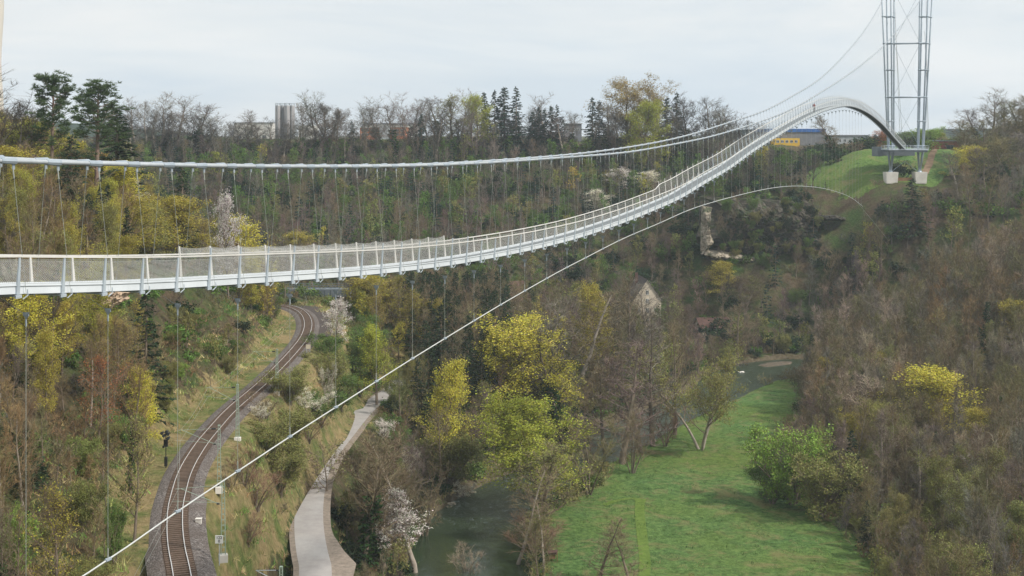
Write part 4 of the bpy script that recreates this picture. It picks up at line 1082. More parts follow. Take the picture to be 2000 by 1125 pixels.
# a walker on the bridge
def person():
    n = (KK/(2032.31-1590))-N0; base = plan(n)+UP*(zdeck(n)+.25)
    pts = {'pelvis':(0,0,.95),'belly':(0,0,1.12),'chest':(0,0,1.35),'neck':(0,0,1.5),'head':(0,.02,1.60),'crown':(0,.01,1.72),
           'hl':(-.09,0,.9),'kl':(-.10,.08,.5),'al':(-.10,-.02,.08),'tl':(-.11,.14,.04),'hr':(.09,0,.9),'kr':(.10,.02,.5),'ar':(.10,-.14,.09),'tr':(.11,.0,.04),
           'sl':(-.19,0,1.42),'el':(-.25,-.05,1.14),'wl':(-.24,.08,.92),'fl':(-.23,.12,.84),'sr':(.19,0,1.42),'er':(.25,-.02,1.14),'wr':(.24,.1,.92),'fr':(.23,.13,.84)}
    rad = {'pelvis':.14,'belly':.13,'chest':.16,'neck':.06,'head':.10,'crown':.07,'hl':.09,'kl':.065,'al':.05,'tl':.04,'hr':.09,'kr':.065,'ar':.05,'tr':.04,'sl':.07,'el':.05,'wl':.035,'fl':.03,'sr':.07,'er':.05,'wr':.035,'fr':.03}
    ed = [('pelvis','belly'),('belly','chest'),('chest','neck'),('neck','head'),('head','crown'),('pelvis','hl'),('hl','kl'),('kl','al'),('al','tl'),('pelvis','hr'),('hr','kr'),('kr','ar'),('ar','tr'),('chest','sl'),('sl','el'),('el','wl'),('wl','fl'),('chest','sr'),('sr','er'),('er','wr'),('wr','fr')]
    K = list(pts); me = bpy.data.meshes.new('body'); me.from_pydata([pts[k] for k in K], [(K.index(a), K.index(b_)) for a, b_ in ed], [])
    o = bpy.data.objects.new('person', me); col.objects.link(o)
    md = o.modifiers.new('skin', 'SKIN'); sv = me.skin_vertices[0].data
    for i, k in enumerate(K): sv[i].radius = (rad[k], rad[k]*(.8 if k in ('belly','chest','pelvis') else 1))
    sv[0].use_root = True
    o.modifiers.new('sub', 'SUBSURF').levels = 1
    m, nt, b = newmat('clothes'); co = objco(nt); s = N(nt, 'ShaderNodeSeparateXYZ'); nt.links.new(co, s.inputs[0])
    c = ramp(nt, math_(nt, 'DIVIDE', s.outputs[2], 1.8), ((.0, (.03,.03,.04)), (.5, (.03,.035,.06)), (.53, (.28,.06,.05)), (.84, (.5,.33,.25)), (.92, (.07,.04,.02))), 'CONSTANT')
    nt.links.new(c, b.inputs['Base Color']); me.materials.append(m)
    o.location = base; o.rotation_euler = (0, 0, -math.atan2(SIN, COS))
    tag(o, 'person in a dark red jacket walking on the far arch of the footbridge', 'person')
person()
# ------------------------------------------------------------------ trees
class Geo:
    def __init__(s): s.v = []; s.t = []; s.m = []
    def tube(s, P, R, sides, m):
        base = len(s.v); n = len(P); ref = None
        for i in range(n):
            d = P[min(i+1, n-1)]-P[max(i-1, 0)]
            if d.length < 1e-9: d = Vector((0,0,1))
            d.normalize()
            if ref is None: ref = d.orthogonal().normalized()
            else:
                ref = ref-d*ref.dot(d); ref = ref.normalized() if ref.length > 1e-6 else d.orthogonal().normalized()
            b = d.cross(ref)
            for k in range(sides):
                a = 2*PI*k/sides; s.v.append(P[i]+(ref*math.cos(a)+b*math.sin(a))*R[i])
        for i in range(n-1):
            for k in range(sides):
                k2 = (k+1) % sides; a, b_, c, d_ = base+i*sides+k, base+i*sides+k2, base+(i+1)*sides+k2, base+(i+1)*sides+k
                s.t += [(a, b_, c), (a, c, d_)]; s.m += [m, m]
    def spike(s, p, d, L, w, m, R):                 # a twig: long thin triangle
        q = d.cross(Vector((R.gauss(0,1), R.gauss(0,1), R.gauss(0,1)))); q = q.normalized()*(w*.5) if q.length > 1e-6 else Vector((w*.5,0,0))
        i = len(s.v); s.v += [p-q, p+q, p+d*L]; s.t.append((i, i+1, i+2)); s.m.append(m)
    def leaf(s, p, r, m, R):
        a = Vector((R.gauss(0,1), R.gauss(0,1), R.gauss(0,1))).normalized(); b = a.orthogonal().normalized(); c = a.cross(b)
        i = len(s.v); r *= R.uniform(.65, 1.35)
        s.v += [p+b*r, p-b*r*.6+c*r*.8, p-b*r*.6-c*r*.8]; s.t.append((i, i+1, i+2)); s.m.append(m)
    def arr(s): return (np.array([tuple(x) for x in s.v], np.float32).reshape(-1, 3), np.array(s.t, np.int32).reshape(-1, 3), np.array(s.m, np.int32))
def rv(R): return Vector((R.gauss(0,1), R.gauss(0,1), R.gauss(0,1)))
def deciduous(seed, H=14., cs=.25, cr=4., n_limb=16, sub=6, tw=7, tww=.035, twl=1.1, up=.6, droop=0., leaf=0, lsize=.16, stems=1, lean=.25, shape='round', r0=None, gap=.18, ivy=0, cluster=0):
    """returns (trunk arrays, crown arrays).  materials: 0 bark / twig, 1 leaf"""
    R = random.Random(seed); A = Geo(); B = Geo(); r0 = r0 or H*.016
    for s in range(stems):
        if stems == 1: tilt = Vector((R.uniform(-1,1), R.uniform(-1,1), 0))*.05; b0 = Vector((0,0,0)); hh = H*.93; rr = r0
        else:
            az = 2*PI*s/stems+R.uniform(-.5,.5); tilt = Vector((math.cos(az), math.sin(az), 0))*lean*R.uniform(.5,1.2); b0 = tilt*.4; hh = H*R.uniform(.72,.97); rr = r0*R.uniform(.6,.9)
        P = [b0-UP*.6]; n = 9; d = (UP+tilt*.5).normalized(); cur = b0.copy(); P.append(cur.copy())
        for i in range(n):
            d = (d+tilt*.12+rv(R)*.05+UP*.05).normalized(); cur = cur+d*(hh/n); P.append(cur.copy())
        Rr = [rr*1.25, rr*1.15]+[rr*(1-.9*(i+1)/n)+.012 for i in range(n)]
        A.tube(P, Rr, 7, 0)
        L = len(P)-2
        nl = max(3, n_limb//stems)
        for k in range(nl):
            t = cs+(.97-cs)*((k+R.uniform(.1,.9))/nl); x = t*n+1; i = min(int(x), len(P)-2); p = P[i].lerp(P[i+1], x-i)
            u = (t-cs)/(1-cs)
            if shape == 'round': prof = math.sin(PI*min(max(.18+.78*u, 0), 1))**.7
            elif shape == 'fan': prof = .5+.6*u*(1.25-u*.55)
            elif shape == 'narrow': prof = (.55+.45*math.sin(PI*(u*.85+.1)))*(1-u*.35)
            elif shape == 'cone': prof = (1-u)**.75*1.0+.12
            elif shape == 'dome': prof = math.sqrt(max(1-u*u*.75, .05))
            az = k*2.399+R.uniform(-.5,.5)+s; ll = cr*prof*R.uniform(.7,1.15)
            if R.random() < gap: ll *= .6
            el = up*(.5+.9*u)+R.uniform(-.15,.15)
            if stems > 1:
                o = Vector((tilt.x, tilt.y, 0)); o = o.normalized() if o.length > 0 else o
                dd = (Vector((math.cos(az), math.sin(az), 0))+o*.5)
            else: dd = Vector((math.cos(az), math.sin(az), 0))
            dd = (dd.normalized()*math.cos(el)+UP*math.sin(el)).normalized()
            Q = [p]; c = p.copy(); m_ = 5
            for i2 in range(m_):
                dd = (dd+UP*(.10-droop*.28)+rv(R)*.12).normalized(); c = c+dd*(ll/m_); Q.append(c.copy())
            lr = max(rr*(1-t*.85)*.42, .022)
            B.tube(Q, [lr*(1-.85*j/m_)+.006 for j in range(m_+1)], 4, 0)
            for j in range(sub):
                f = .22+.78*(j+R.random())/sub; y = f*m_; i3 = min(int(y), m_-1); q = Q[i3].lerp(Q[i3+1], y-i3)
                d2 = (dd+rv(R)*.75+UP*.12).normalized(); l2 = (ll*.34+.35)*R.uniform(.6,1.2)*(1.1-.3*f)
                W = [q]; c = q.copy()
                for i4 in range(3):
                    d2 = (d2+UP*(.10-droop*.5)+rv(R)*.16).normalized(); c = c+d2*(l2/3); W.append(c.copy())
                B.tube(W, [lr*.35+.006, lr*.25+.005, .010, .005], 3, 0)
                for kx in range(tw):
                    f2 = R.uniform(.1, 1); y2 = f2*3; i5 = min(int(y2), 2); q2 = W[i5].lerp(W[i5+1], y2-i5)
                    d3 = (d2*.9+rv(R)*.55+UP*.15); 
                    if droop: d3 = d3-UP*droop*1.5
                    d3.normalize(); l3 = twl*R.uniform(.5,1.2)
                    B.spike(q2, d3, l3, tww, 0, R)
                    if leaf:
                        nlv = int(leaf)+(1 if R.random() < leaf-int(leaf) else 0)
                        for z in range(nlv): B.leaf(q2+d3*l3*R.uniform(.25,1.05)+rv(R)*cluster, lsize, 1, R)
    if ivy:
        for k in range(ivy): t = R.random()**.8*H*.62; a = R.random()*2*PI; B.leaf(P[min(int(t/H/.93*n)+1, n)]*1.0+Vector((math.cos(a), math.sin(a), 0))*R.uniform(.2,.65)+UP*R.uniform(-.8,.8), .2, 2, R)
    return A.arr(), B.arr()
def spruce(seed, H=18., cr=3.2, whorls=24, per=7, cs=.08, steps=9, ns=.34):
    R = random.Random(seed); A = Geo(); B = Geo()
    A.tube([Vector((0,0,-.6)), Vector((0,0,H*.5)), Vector((.1,0,H*.98))], [H*.016, H*.010, .02], 7, 0)
    for w_ in range(whorls):
        t = cs+(1-cs)*(w_/whorls)**.92; z = t*H
        for k in range(per):
            az = R.uniform(0, 2*PI); ll = (cr*(1-t)**.8+.22)*R.uniform(.6,1.15); d = Vector((math.cos(az), math.sin(az), R.uniform(-.12,.1)+.25*t))
            p = Vector((0,0,z+R.uniform(-.3,.3))); Q = [p]
            for i in range(4): d = (d+UP*(-.16+.10*i)).normalized(); p = p+d*ll/4; Q.append(p.copy())
            B.tube([Q[0], Q[2], Q[4]], [.04, .025, .01], 3, 0)
            for j in range(max(3, int(steps*(ll/cr)**.7))):
                f = R.uniform(.12, 1.02)*4; i = min(int(f), 3); q = Q[i].lerp(Q[i+1], f-i)
                side = d.cross(UP)*(1 if j % 2 else -1); dd = (side*R.uniform(.3,1)+d*.6-UP*R.uniform(.1,.75)).normalized()
                B.spike(q, dd, ns*R.uniform(1.6,3.2)*(.5+.5*(1-t)), ns*R.uniform(.8,1.3), 1, R)
    for k in range(6): B.spike(Vector((0,0,H-.6)), (UP+rv(R)*.25).normalized(), .9, .2, 1, R)
    return A.arr(), B.arr()
def pine(seed, H=24., cr=3.6, cs=.6, limbs=20, clumps=5, nt_=60, low=0):
    R = random.Random(seed); A = Geo(); B = Geo(); n = 8; P = [Vector((0,0,-.6))]; c = Vector((0,0,0)); P.append(c.copy()); d = UP.copy()
    for i in range(n): d = (d+rv(R)*.03+UP*.1).normalized(); c = c+d*H*.97/n; P.append(c.copy())
    A.tube(P, [H*.019, H*.0175]+[H*.016*(1-.8*(i+1)/n)+.02 for i in range(n)], 8, 0)
    for k in range(limbs+low):
        t = cs+(.99-cs)*((k+R.random())/limbs) if k < limbs else R.uniform(.2, cs)
        x = min(t, .99)*n+1; i = min(int(x), len(P)-2); p = P[i].lerp(P[i+1], x-i); u = (t-cs)/(1-cs) if k < limbs else .5
        az = k*2.4+R.uniform(-.4,.4); ll = cr*(.55+.6*math.sin(PI*min(.25+.68*u, 1)))*R.uniform(.65,1.15)
        dd = Vector((math.cos(az), math.sin(az), .15+.5*max(u, 0))).normalized(); Q = [p]; c = p.copy()
        for i2 in range(4): dd = (dd+UP*.12+rv(R)*.15).normalized(); c = c+dd*ll/4; Q.append(c.copy())
        B.tube(Q, [.09, .07, .05, .03, .015], 4, 0)
        if k >= limbs and R.random() < .6: continue
        for j in range(clumps):
            f = R.uniform(.45, 1.05)*4; i3 = min(int(f), 3); q = Q[i3].lerp(Q[i3+1], f-i3)+rv(R)*.35+UP*.15; cr2 = R.uniform(.45,.8)
            for z in range(nt_//2):
                e = rv(R).normalized(); e.z = abs(e.z)*.8-.15; B.spike(q+e*cr2*.35, (e+UP*.15).normalized(), cr2*R.uniform(.6,1.1), .12, 1, R)
    return A.arr(), B.arr()

# templates -----------------------------------------------------------------
TEMPL = {}
def reg(name, data, H, mats_trunk, mats_crown, kind):
    (v0, t0, m0), (v1, t1, m1) = data
    TEMPL[name] = dict(H=H, kind=kind, tr=mesh_np('trunk_'+name, v0, t0, m0, [mats_trunk], True), cr=mesh_np('crown_'+name, v1, t1, m1, mats_crown, False), raw=data)
TO, TF, LO = M['twig_o'], M['twig_f'], M['leaf_o']
M['ivy'] = leafy('ivy_leaves', 'fixed', .5, 1.4, .1, (.035,.075,.02))
for i, (sh, cs, cr, nl, up) in enumerate((('round',.28,4.6,18,.75),('round',.2,4.2,18,.8),('fan',.3,4.8,17,.95),('fan',.22,4.2,18,1.0),('narrow',.25,2.7,24,.7),('round',.35,3.8,17,.9),('narrow',.15,3.0,24,.85),('round',.12,4.8,20,.6))):
    reg('bare%d' % i, deciduous(20+i, 14, cs, cr, nl, 8, 12, .030, 1.1, up, shape=sh, ivy=(500 if i in (4, 5) else 0)), 14, M['bark' if i % 3 else 'barkpale'], [TO, LO, M['ivy']], 'bare')
for i in range(3):
    reg('bush%d' % i, deciduous(50+i, 7, .1, 2.6, 34, 7, 11, .024, .9, .9, stems=6, lean=.6), 7, M['bark'], [TO, LO], 'bare')
for i, (sh, cs, cr) in enumerate((('round',.2,4.0),('fan',.2,4.2),('round',.12,3.6),('cone',.15,4.4))):
    reg('bud%d' % i, deciduous(70+i, 13, cs, cr, 24, 8, 9, .024, .95, .75, leaf=7.5, lsize=.082, shape=sh, cluster=.2), 13, M['bark'], [TF, LO], 'bud')
for i, (sh, cs, cr) in enumerate((('round',.2,3.9),('round',.25,4.2))):
    reg('thin%d' % i, deciduous(80+i, 13, cs, cr, 20, 8, 10, .030, 1.0, .8, leaf=2.0, lsize=.08, shape=sh, cluster=.14), 13, M['bark'], [TF, LO], 'bud')
reg('weep', deciduous(91, 15, .3, 4.8, 28, 10, 10, .024, 1.2, .7, droop=.42, leaf=8, lsize=.082, cluster=.2, shape='dome', gap=.35), 15, M['bark'], [TF, LO], 'bud')
reg('dome', deciduous(92, 13, .22, 5.4, 38, 10, 10, .022, .9, .7, leaf=9, lsize=.08, shape='dome', cluster=.2, gap=.35), 13, M['bark'], [TF, LO], 'bud')
reg('vwillow', deciduous(93, 12, .25, 4.2, 42, 8, 9, .026, 1.0, .8, leaf=5, lsize=.08, stems=3, lean=.95, cluster=.18, shape='dome'), 12, M['barkpale'], [TF, LO], 'bud')
for i in range(3):
    reg('green%d' % i, deciduous(100+i, 6, .06, 2.6, 30, 7, 8, .022, .7, .9, leaf=7, lsize=.08, stems=5, lean=.7, cluster=.16), 6, M['bark'], [TF, LO], 'shrub')
for i, (sh, st) in enumerate((('cone',1),('round',1),('round',4))):
    reg('bloom%d' % i, deciduous(110+i, 9, .15, 3.1, 28, 8, 7, .022, .7, .8, leaf=5, lsize=.07, stems=st, lean=.6, cluster=.10, shape=sh, gap=.3), 9, M['bark'], [TF, LO], 'bloom')
for i in range(3): reg('spruce%d' % i, spruce(120+i, 18, 3.3+.3*i, 26, 8, .06 if i else .2, 11), 18, M['bark'], [TF, LO], 'spruce')
for i in range(2): reg('pine%d' % i, pine(130+i, 24, 3.6, .60, 38, 9, 60, 14), 24, M['pinebark'], [TF, LO], 'pine')
reg('apple', deciduous(140, 8, .35, 3.4, 16, 8, 8, .035, .8, .3, shape='dome', leaf=.5, lsize=.1), 8, M['bark'], [TF, LO], 'bud')
reg('alder0', deciduous(150, 16, .12, 2.6, 34, 7, 8, .030, .8, .35, shape='cone', r0=.19), 16, M['bark'], [TO, LO], 'bare')
reg('alder1', deciduous(151, 16, .3, 3.0, 30, 7, 8, .030, .8, .5, shape='narrow', r0=.17), 16, M['barkpale'], [TO, LO], 'bare')

C = dict(brown=(.21,.17,.10), warm=(.25,.18,.09), grey=(.205,.185,.145), olive=(.195,.18,.082), dark=(.11,.10,.08), pale=(.34,.28,.20), red=(.235,.15,.095),
  purple=(.20,.15,.125), yellow=(.60,.56,.08), gold=(.43,.38,.07), orange=(.34,.26,.08), lime=(.38,.42,.06), fresh=(.25,.38,.07), green=(.13,.21,.05), moss=(.24,.25,.08),
  spruce=(.035,.062,.028), spruceblue=(.035,.065,.045), pine=(.10,.15,.065), white=(.86,.82,.74), cream=(.80,.78,.62), rust=(.42,.17,.07), oliveleaf=(.30,.30,.09))
NAMES = dict(bare='bare_tree', bud='budding_tree', shrub='shrub', bloom='blossoming_tree', spruce='spruce_tree', pine='pine_tree')
CATS = dict(bare='tree', bud='tree', shrub='shrub', bloom='tree', spruce='tree', pine='tree')
placed = []
HM = dict(pine=24, spruce=17, bare=14, bush=7, bud=11, thin=11, weep=16, dome=13, vwillow=13, green=5.5, bloom=8, apple=8, alder=15)
def put(tn, x, y, H, colr, label=None, group=None, wide=1., rot=None, name=None, cat=None, zoff=0, lean=0):
    t = TEMPL[tn]; z = tz(x, y)+zoff; s = H/t['H']
    r = bpy.data.objects.new(name or NAMES[t['kind']], None); col.objects.link(r); r.empty_display_size = .5
    r.location = (x, y, z-.1); r.rotation_euler = (lean, 0, rng.uniform(0, 2*PI) if rot is None else rot); r.scale = (s*wide, s*wide, s)
    tag(r, label, cat or CATS[t['kind']], group)
    for nm in ('tr', 'cr'):
        o = bpy.data.objects.new('trunk' if nm == 'tr' else 'crown', t[nm]); col.objects.link(o); o.parent = r; o.color = (*colr, 1)
    placed.append((x, y, 2.0)); return r
def jit(c, a=.12):
    k = 1+rng.uniform(-a, a); return tuple(max(0, v*k*(1+rng.uniform(-a*.5, a*.5))) for v in c)
def at(tn, px, top, Y, wpx, colr, label, **kw):
    """tree whose tip shows at (px,top) standing Y metres away; wpx: crown width in photo pixels"""
    x = (px-CX)/F*Y; g = tz(x, Y); H = (HY-top)/F*Y-g
    bpx = kw.pop('b', None)
    if bpx is not None:                          # foot seen at picture height bpx
        yy = Y*.6; xx = (px-CX)/F*yy
        while yy < 480 and topy(yy, tz((px-CX)/F*yy, yy)) > bpx: yy += .5
        Y = yy; x = (px-CX)/F*Y; H = (HY-top)/F*Y-tz(x, Y); Y0 = Y; Y = 999
    want = kw.pop('hm', HM.get(tn[:-1] if tn[-1].isdigit() else tn, 13))
    if Y < 440 and abs(H-want) > 1:
        best = None
        for yy in np.arange(Y*.74, Y*1.42, 1.0):
            xx = (px-CX)/F*yy; h_ = (HY-top)/F*yy-tz(xx, yy)
            if h_ < 2.5: continue
            e = abs(h_-want)+abs(yy-Y)*.04+(0 if abs(xx-np.interp(yy, track[:150,1], track[:150,0])) > 6 or yy > 290 else 50)+(0 if abs(xx-np.interp(yy, road[:,1], road[:,0])) > 4 or yy > 262 else 50)
            if best is None or e < best[0]: best = (e, yy, h_)
        if best: Y, H = best[1], best[2]; x = (px-CX)/F*Y
    if bpx is not None: Y = Y0
    H = max(H, 2.5)
    t = TEMPL[tn]; v = t['raw'][1][0]; nat = float(np.percentile(v[:,0], 96)-np.percentile(v[:,0], 4)); W = wpx/F*Y
    wide = W/(nat*H/t['H']); wide = min(max(wide, .35), 2.6)
    return put(tn, x, Y, H, colr, label, wide=wide, **kw)

# --- trees one can point at -------------------------------------------------
at('pine0', 95, 150, 205, 66, C['pine'], 'tall pine with open crown, leftmost of the two pines on the left skyline')
at('pine1', 187, 166, 196, 76, C['pine'], 'tall pine with a straight bare trunk, right one of the two on the left skyline')
at('spruce0', 228, 215, 232, 82, C['spruce'], 'big dark drooping spruce behind the right tall pine')
at('spruce1', 140, 262, 238, 62, C['spruce'], 'dark spruce between the two tall pines')
at('bare2', 42, 172, 190, 110, C['dark'], 'large dark bare tree with forked limbs left of the pines', hm=20)
at('bare3', 8, 186, 184, 80, C['dark'], 'dark bare tree on the left skyline at the picture edge')
at('bare0', 22, 205, 190, 90, C['dark'], 'dark round-crowned bare tree below the forked one at the left edge', hm=16)
at('bare7', 66, 215, 186, 80, C['dark'], 'dark bare tree between the forked one and the left pine', hm=16)
at('bare2', 118, 250, 180, 80, C['brown'], 'bare tree with spreading limbs in front of the left pine')
at('bud0', 12, 290, 150, 120, C['gold'], 'golden budding tree under the cable at the left picture edge')
at('bud1', 50, 250, 172, 90, C['lime'], 'yellow-green budding tree below the dark bare trees at the left')
at('bud2', 215, 318, 182, 90, C['yellow'], 'bright yellow budding tree right of the straight pine trunk')
at('bud0', 250, 385, 190, 100, C['gold'], 'golden round budding tree on the left slope above the walkway')
at('bud2', 300, 395, 205, 75, C['oliveleaf'], 'olive-yellow budding tree on the left slope between two golden ones')
at('bud0', 348, 386, 212, 105, C['gold'], 'wide golden tree at the foot of the left slope')
at('thin0', 420, 418, 225, 60, C['moss'], 'thinly leaved brown-green tree right of the wide golden tree')
at('bud2', 482, 424, 235, 80, C['yellow'], 'yellow tree at the right end of the left slope, just above the walkway')
at('bud2', 598, 452, 300, 52, C['gold'], 'small round golden tree seen just above the netting of the bridge')
at('bloom1', 446, 388, 245, 44, (.62,.59,.55), 'white blossoming tree behind the left slope', hm=5)
at('bloom0', 262, 345, 215, 34, C['cream'], 'slim pale blossoming tree beside the dark spruce')
at('spruce1', 356, 318, 262, 44, C['spruce'], 'narrow dark spruce behind the golden trees of the left slope')
at('bud3', 434, 296, 330, 36, C['lime'], 'slim yellow-green cone-shaped tree in front of the far slope')
at('bloom2', 30, 490, 150, 40, C['cream'], 'pale blossoming bush seen through the netting at the left')
at('bud0', 52, 560, 118, 86, C['yellow'], 'brilliant yellow tree just below the walkway at the left')
at('bud2', 90, 640, 124, 44, C['gold'], 'golden tree below the brilliant yellow tree at the left')
at('green1', 128, 560, 128, 60, C['green'], 'dark green ivy-covered tree below the walkway')
at('spruce2', 285, 566, 150, 62, C['spruce'], 'dark ragged conifer standing below the walkway on the left slope')
at('thin1', 222, 622, 142, 56, C['orange'], 'orange-brown budding tree left of the ragged conifer')
at('thin0', 262, 590, 165, 44, C['gold'], 'golden tree behind the ragged conifer')
at('bud2', 286, 720, 148, 50, C['yellow'], 'small yellow tree right below the ragged conifer')
at('thin1', 190, 700, 135, 70, C['rust'], 'rust-brown tree in the middle of the left slope')
at('bare5', 255, 700, 140, 50, C['warm'], 'bare leaning tree with a bare trunk below the ragged conifer')
at('thin0', 105, 958, 100, 80, C['gold'], 'bare tree with golden catkins in the lower left corner')
at('green0', 20, 1000, 97, 60, C['fresh'], 'fresh green bush at the lower left picture edge')
at('thin0', 262, 820, 124, 60, C['oliveleaf'], 'pale olive bush left of the railway signal')
at('green2', 225, 985, 108, 40, C['green'], 'green bush at the foot of the left slope beside the track')
# between railway, road and river
at('bloom1', 655, 588, 262, 36, C['white'], 'small white blossoming tree right of the railway bend')
at('bloom2', 598, 752, 218, 88, C['cream'], 'broad cream blackthorn in flower on the embankment', b=815)
at('bloom2', 510, 782, 196, 46, C['cream'], 'white flowering blackthorn close beside the railway', b=825)
at('bloom2', 640, 700, 228, 40, C['cream'], 'flowering blackthorn patch behind the broad one')
at('bloom2', 752, 812, 205, 50, C['white'], 'white flowering shrub at the upper end of the road', b=862)
at('bloom2', 800, 868, 192, 54, C['cream'], 'cream flowering shrub between road and river', b=930)
at('bloom0', 768, 958, 166, 74, C['white'], 'snow-white cherry tree in full blossom beside the road', b=1100)
at('bloom2', 905, 935, 204, 40, C['cream'], 'cream flowering bush overhanging the river bank', b=985)
at('bud3', 736, 636, 232, 64, C['lime'], 'pale yellow-green layered tree beside the upper road', b=792)
at('bud3', 866, 702, 210, 80, C['yellow'], 'bright yellow cone-shaped maple between road and river', b=925)
at('bud0', 828, 586, 262, 80, C['gold'], 'golden round tree above the yellow maple')
at('bud0', 728, 540, 290, 90, C['gold'], 'big golden-green tree just below the walkway')
at('weep', 1036, 622, 248, 150, C['yellow'], 'large yellow weeping willow in the middle of the valley', b=840)
at('dome', 1062, 806, 208, 172, C['lime'], 'broad lime-green willow beside the river bend', b=1005)
at('thin0', 1062, 858, 192, 120, C['moss'], 'brown-green bare willow in front of the lime-green one', b=1040)
at('bush0', 1150, 818, 214, 84, C['olive'], 'round bare grey-green tree on the meadow bank of the river', b=966)
at('vwillow', 1370, 662, 246, 185, C['oliveleaf'], 'spreading olive-green willow with forked mossy trunks on the meadow', rot=.4, b=878)
at('alder0', 1215, 655, 234, 110, C['purple'], 'purple-brown alder at the river where the water shows behind it', b=906)
at('alder0', 1275, 600, 262, 80, C['grey'], 'tall grey alder with pale trunk right of the purple-brown one', b=872)
at('alder1', 1120, 560, 290, 95, C['brown'], 'tall brown bare tree with ivy behind the yellow willow', b=790)
at('bud0', 1160, 560, 300, 55, C['gold'], 'slim golden-brown tree behind the tall alders', b=760)
for px, tp, bb, w_, tn, cn, lb in ((545,872,962,90,'green2','moss','moss-green bush in the middle of the embankment above the road'),(500,912,992,76,'bush0','red','reddish bare bush left of the moss-green bush on the embankment'),
   (562,800,880,86,'green1','moss','moss-green bush below the broad flowering blackthorn'),(602,805,862,62,'bush1','red','small reddish bush right below the broad flowering blackthorn'),(625,765,832,76,'green0','green','green bush right of the broad flowering blackthorn'),
   (452,905,962,42,'bush2','brown','small brown bush beside the second catenary mast'),(484,1008,1066,56,'bush0','red','low reddish bush on the dry grass near the lower track'),(664,730,798,70,'green2','green','green bush on the bank where the road vanishes'),
   (566,722,788,84,'green1','moss','moss-green bush between the railway curve and the blackthorn'),(640,690,768,72,'green0','moss','moss-green bush behind the flowering blackthorn patch'),(700,690,772,80,'green2','green','green bush left of the pale yellow-green layered tree'),
   (520,760,818,60,'bush1','brown','brown bush close to the outside of the railway'),(1508,905,985,70,'green1','green','green bush left of the large fresh green one at the meadow'),(1250,690,884,84,'alder0','purple','brown alder on the near river bank, right of the purple-brown one'),(1318,640,850,80,'bare1','brown','bare tree behind the olive-green forked willow'),(1182,690,900,70,'alder0','brown','slim brown alder left of the purple-brown one at the river'),
   (1096,640,880,90,'bare5','dark','dark ivy-clad bare tree behind the round grey-green one'),(1070,560,800,70,'alder1','grey','tall thin bare tree rising behind the yellow weeping willow'),(1440,600,700,70,'bare1','brown','bare tree at the far river bank above the rapids'),
   (1235,800,925,60,'bush2','brown','low bare alder bush where the river narrows'),(1300,790,872,60,'bush1','red','reddish bush left of the forked willow'),(1268,560,690,60,'bare3','grey','bare forked tree right in front of the cream gabled house'),(1228,540,700,60,'bare1','brown','tall bare tree left of the cream gabled house'),
   (860,800,960,70,'bare7','brown','bare brown tree just below the yellow maple'),(830,900,1060,70,'bush2','brown','bare brown thicket right of the straight dark-trunked tree'),(728,905,1050,70,'bush1','brown','bare brown thicket behind the forked tree at the road')):
    at(tn, px, tp, 230, w_, C[cn], lb, b=bb)
at('apple', 640, 872, 176, 90, C['moss'], 'gnarled dark tree leaning over the road', b=1002)
at('bare5', 712, 862, 168, 100, C['brown'], 'bare forked tree at the right edge of the road', b=1122)
at('bare4', 752, 880, 162, 80, C['brown'], 'bare tree between the road and the white cherry', b=1118)
at('alder1', 812, 850, 168, 100, C['brown'], 'straight dark-trunked bare tree right of the white cherry', b=1132)
at('bush1', 912, 1062, 175, 60, C['pale'], 'pale leafless bush in front of the river water', b=1135)
at('alder0', 1172, 990, 176, 60, C['brown'], 'small bare alder at the bottom edge of the meadow', b=1140)
at('alder0', 1228, 1030, 172, 90, C['brown'], 'wide bare alder at the bottom edge of the meadow, right of the small one', b=1150)
at('alder1', 1010, 905, 185, 70, C['brown'], 'thin bare tree with pale stems on the near river bank', b=1120)
at('alder1', 1062, 985, 182, 50, C['brown'], 'pale-stemmed bare tree at the meadow edge beside the feeding rack', b=1125)
at('bush2', 1045, 1010, 184, 95, C['red'], 'reddish brown thicket on the meadow edge of the river', b=1090)
at('green1', 880, 850, 208, 100, C['moss'], 'moss-green bush below the yellow maple', b=945)
at('green0', 700, 640, 262, 90, C['green'], 'round green bush right of the railway bend')
at('green2', 640, 655, 240, 70, C['green'], 'dark green ivy bush beside the railway bend')
at('green1', 528, 820, 175, 90, C['moss'], 'moss-green bush on the embankment between railway and road', b=905)
at('bush0', 478, 870, 158, 50, C['red'], 'reddish bare bush beside the middle catenary mast', b=950)
at('bud2', 1408, 512, 352, 52, C['gold'], 'golden tree standing alone below the dark cliff')
at('thin0', 1455, 540, 350, 46, C['moss'], 'moss-green tree right of the golden tree below the cliff')
at('spruce1', 1782, 348, 352, 52, C['spruce'], 'single dark spruce below the pylon on the right slope')
at('bud2', 1880, 285, 372, 60, C['yellow'], 'yellow tree right of the pylon, beside the rust-red building')
at('bud0', 1832, 722, 232, 130, C['yellow'], 'big bright yellow tree on the right side of the valley', b=890)
at('bud0', 1902, 800, 226, 70, C['gold'], 'small golden tree right of the big bright yellow one')
at('bud2', 1700, 690, 268, 66, C['gold'], 'golden-green tree at the upper left of the big bright yellow one')
at('bud2', 1640, 700, 262, 50, C['oliveleaf'], 'olive tree at the far edge of the meadow')
at('bare7', 1702, 740, 238, 150, C['pale'], 'wide pale bare tree left of the big bright yellow one', b=900)
at('green0', 1550, 842, 226, 120, C['fresh'], 'large fresh green bush at the right edge of the meadow', b=985)
at('green1', 1610, 880, 216, 120, C['moss'], 'moss-green bush behind the large fresh green bush', b=1010)
at('dome', 1748, 800, 222, 90, C['oliveleaf'], 'olive willow in front of the wide pale bare tree', b=930)
at('green1', 1975, 820, 218, 90, C['green'], 'green bush at the right picture edge')
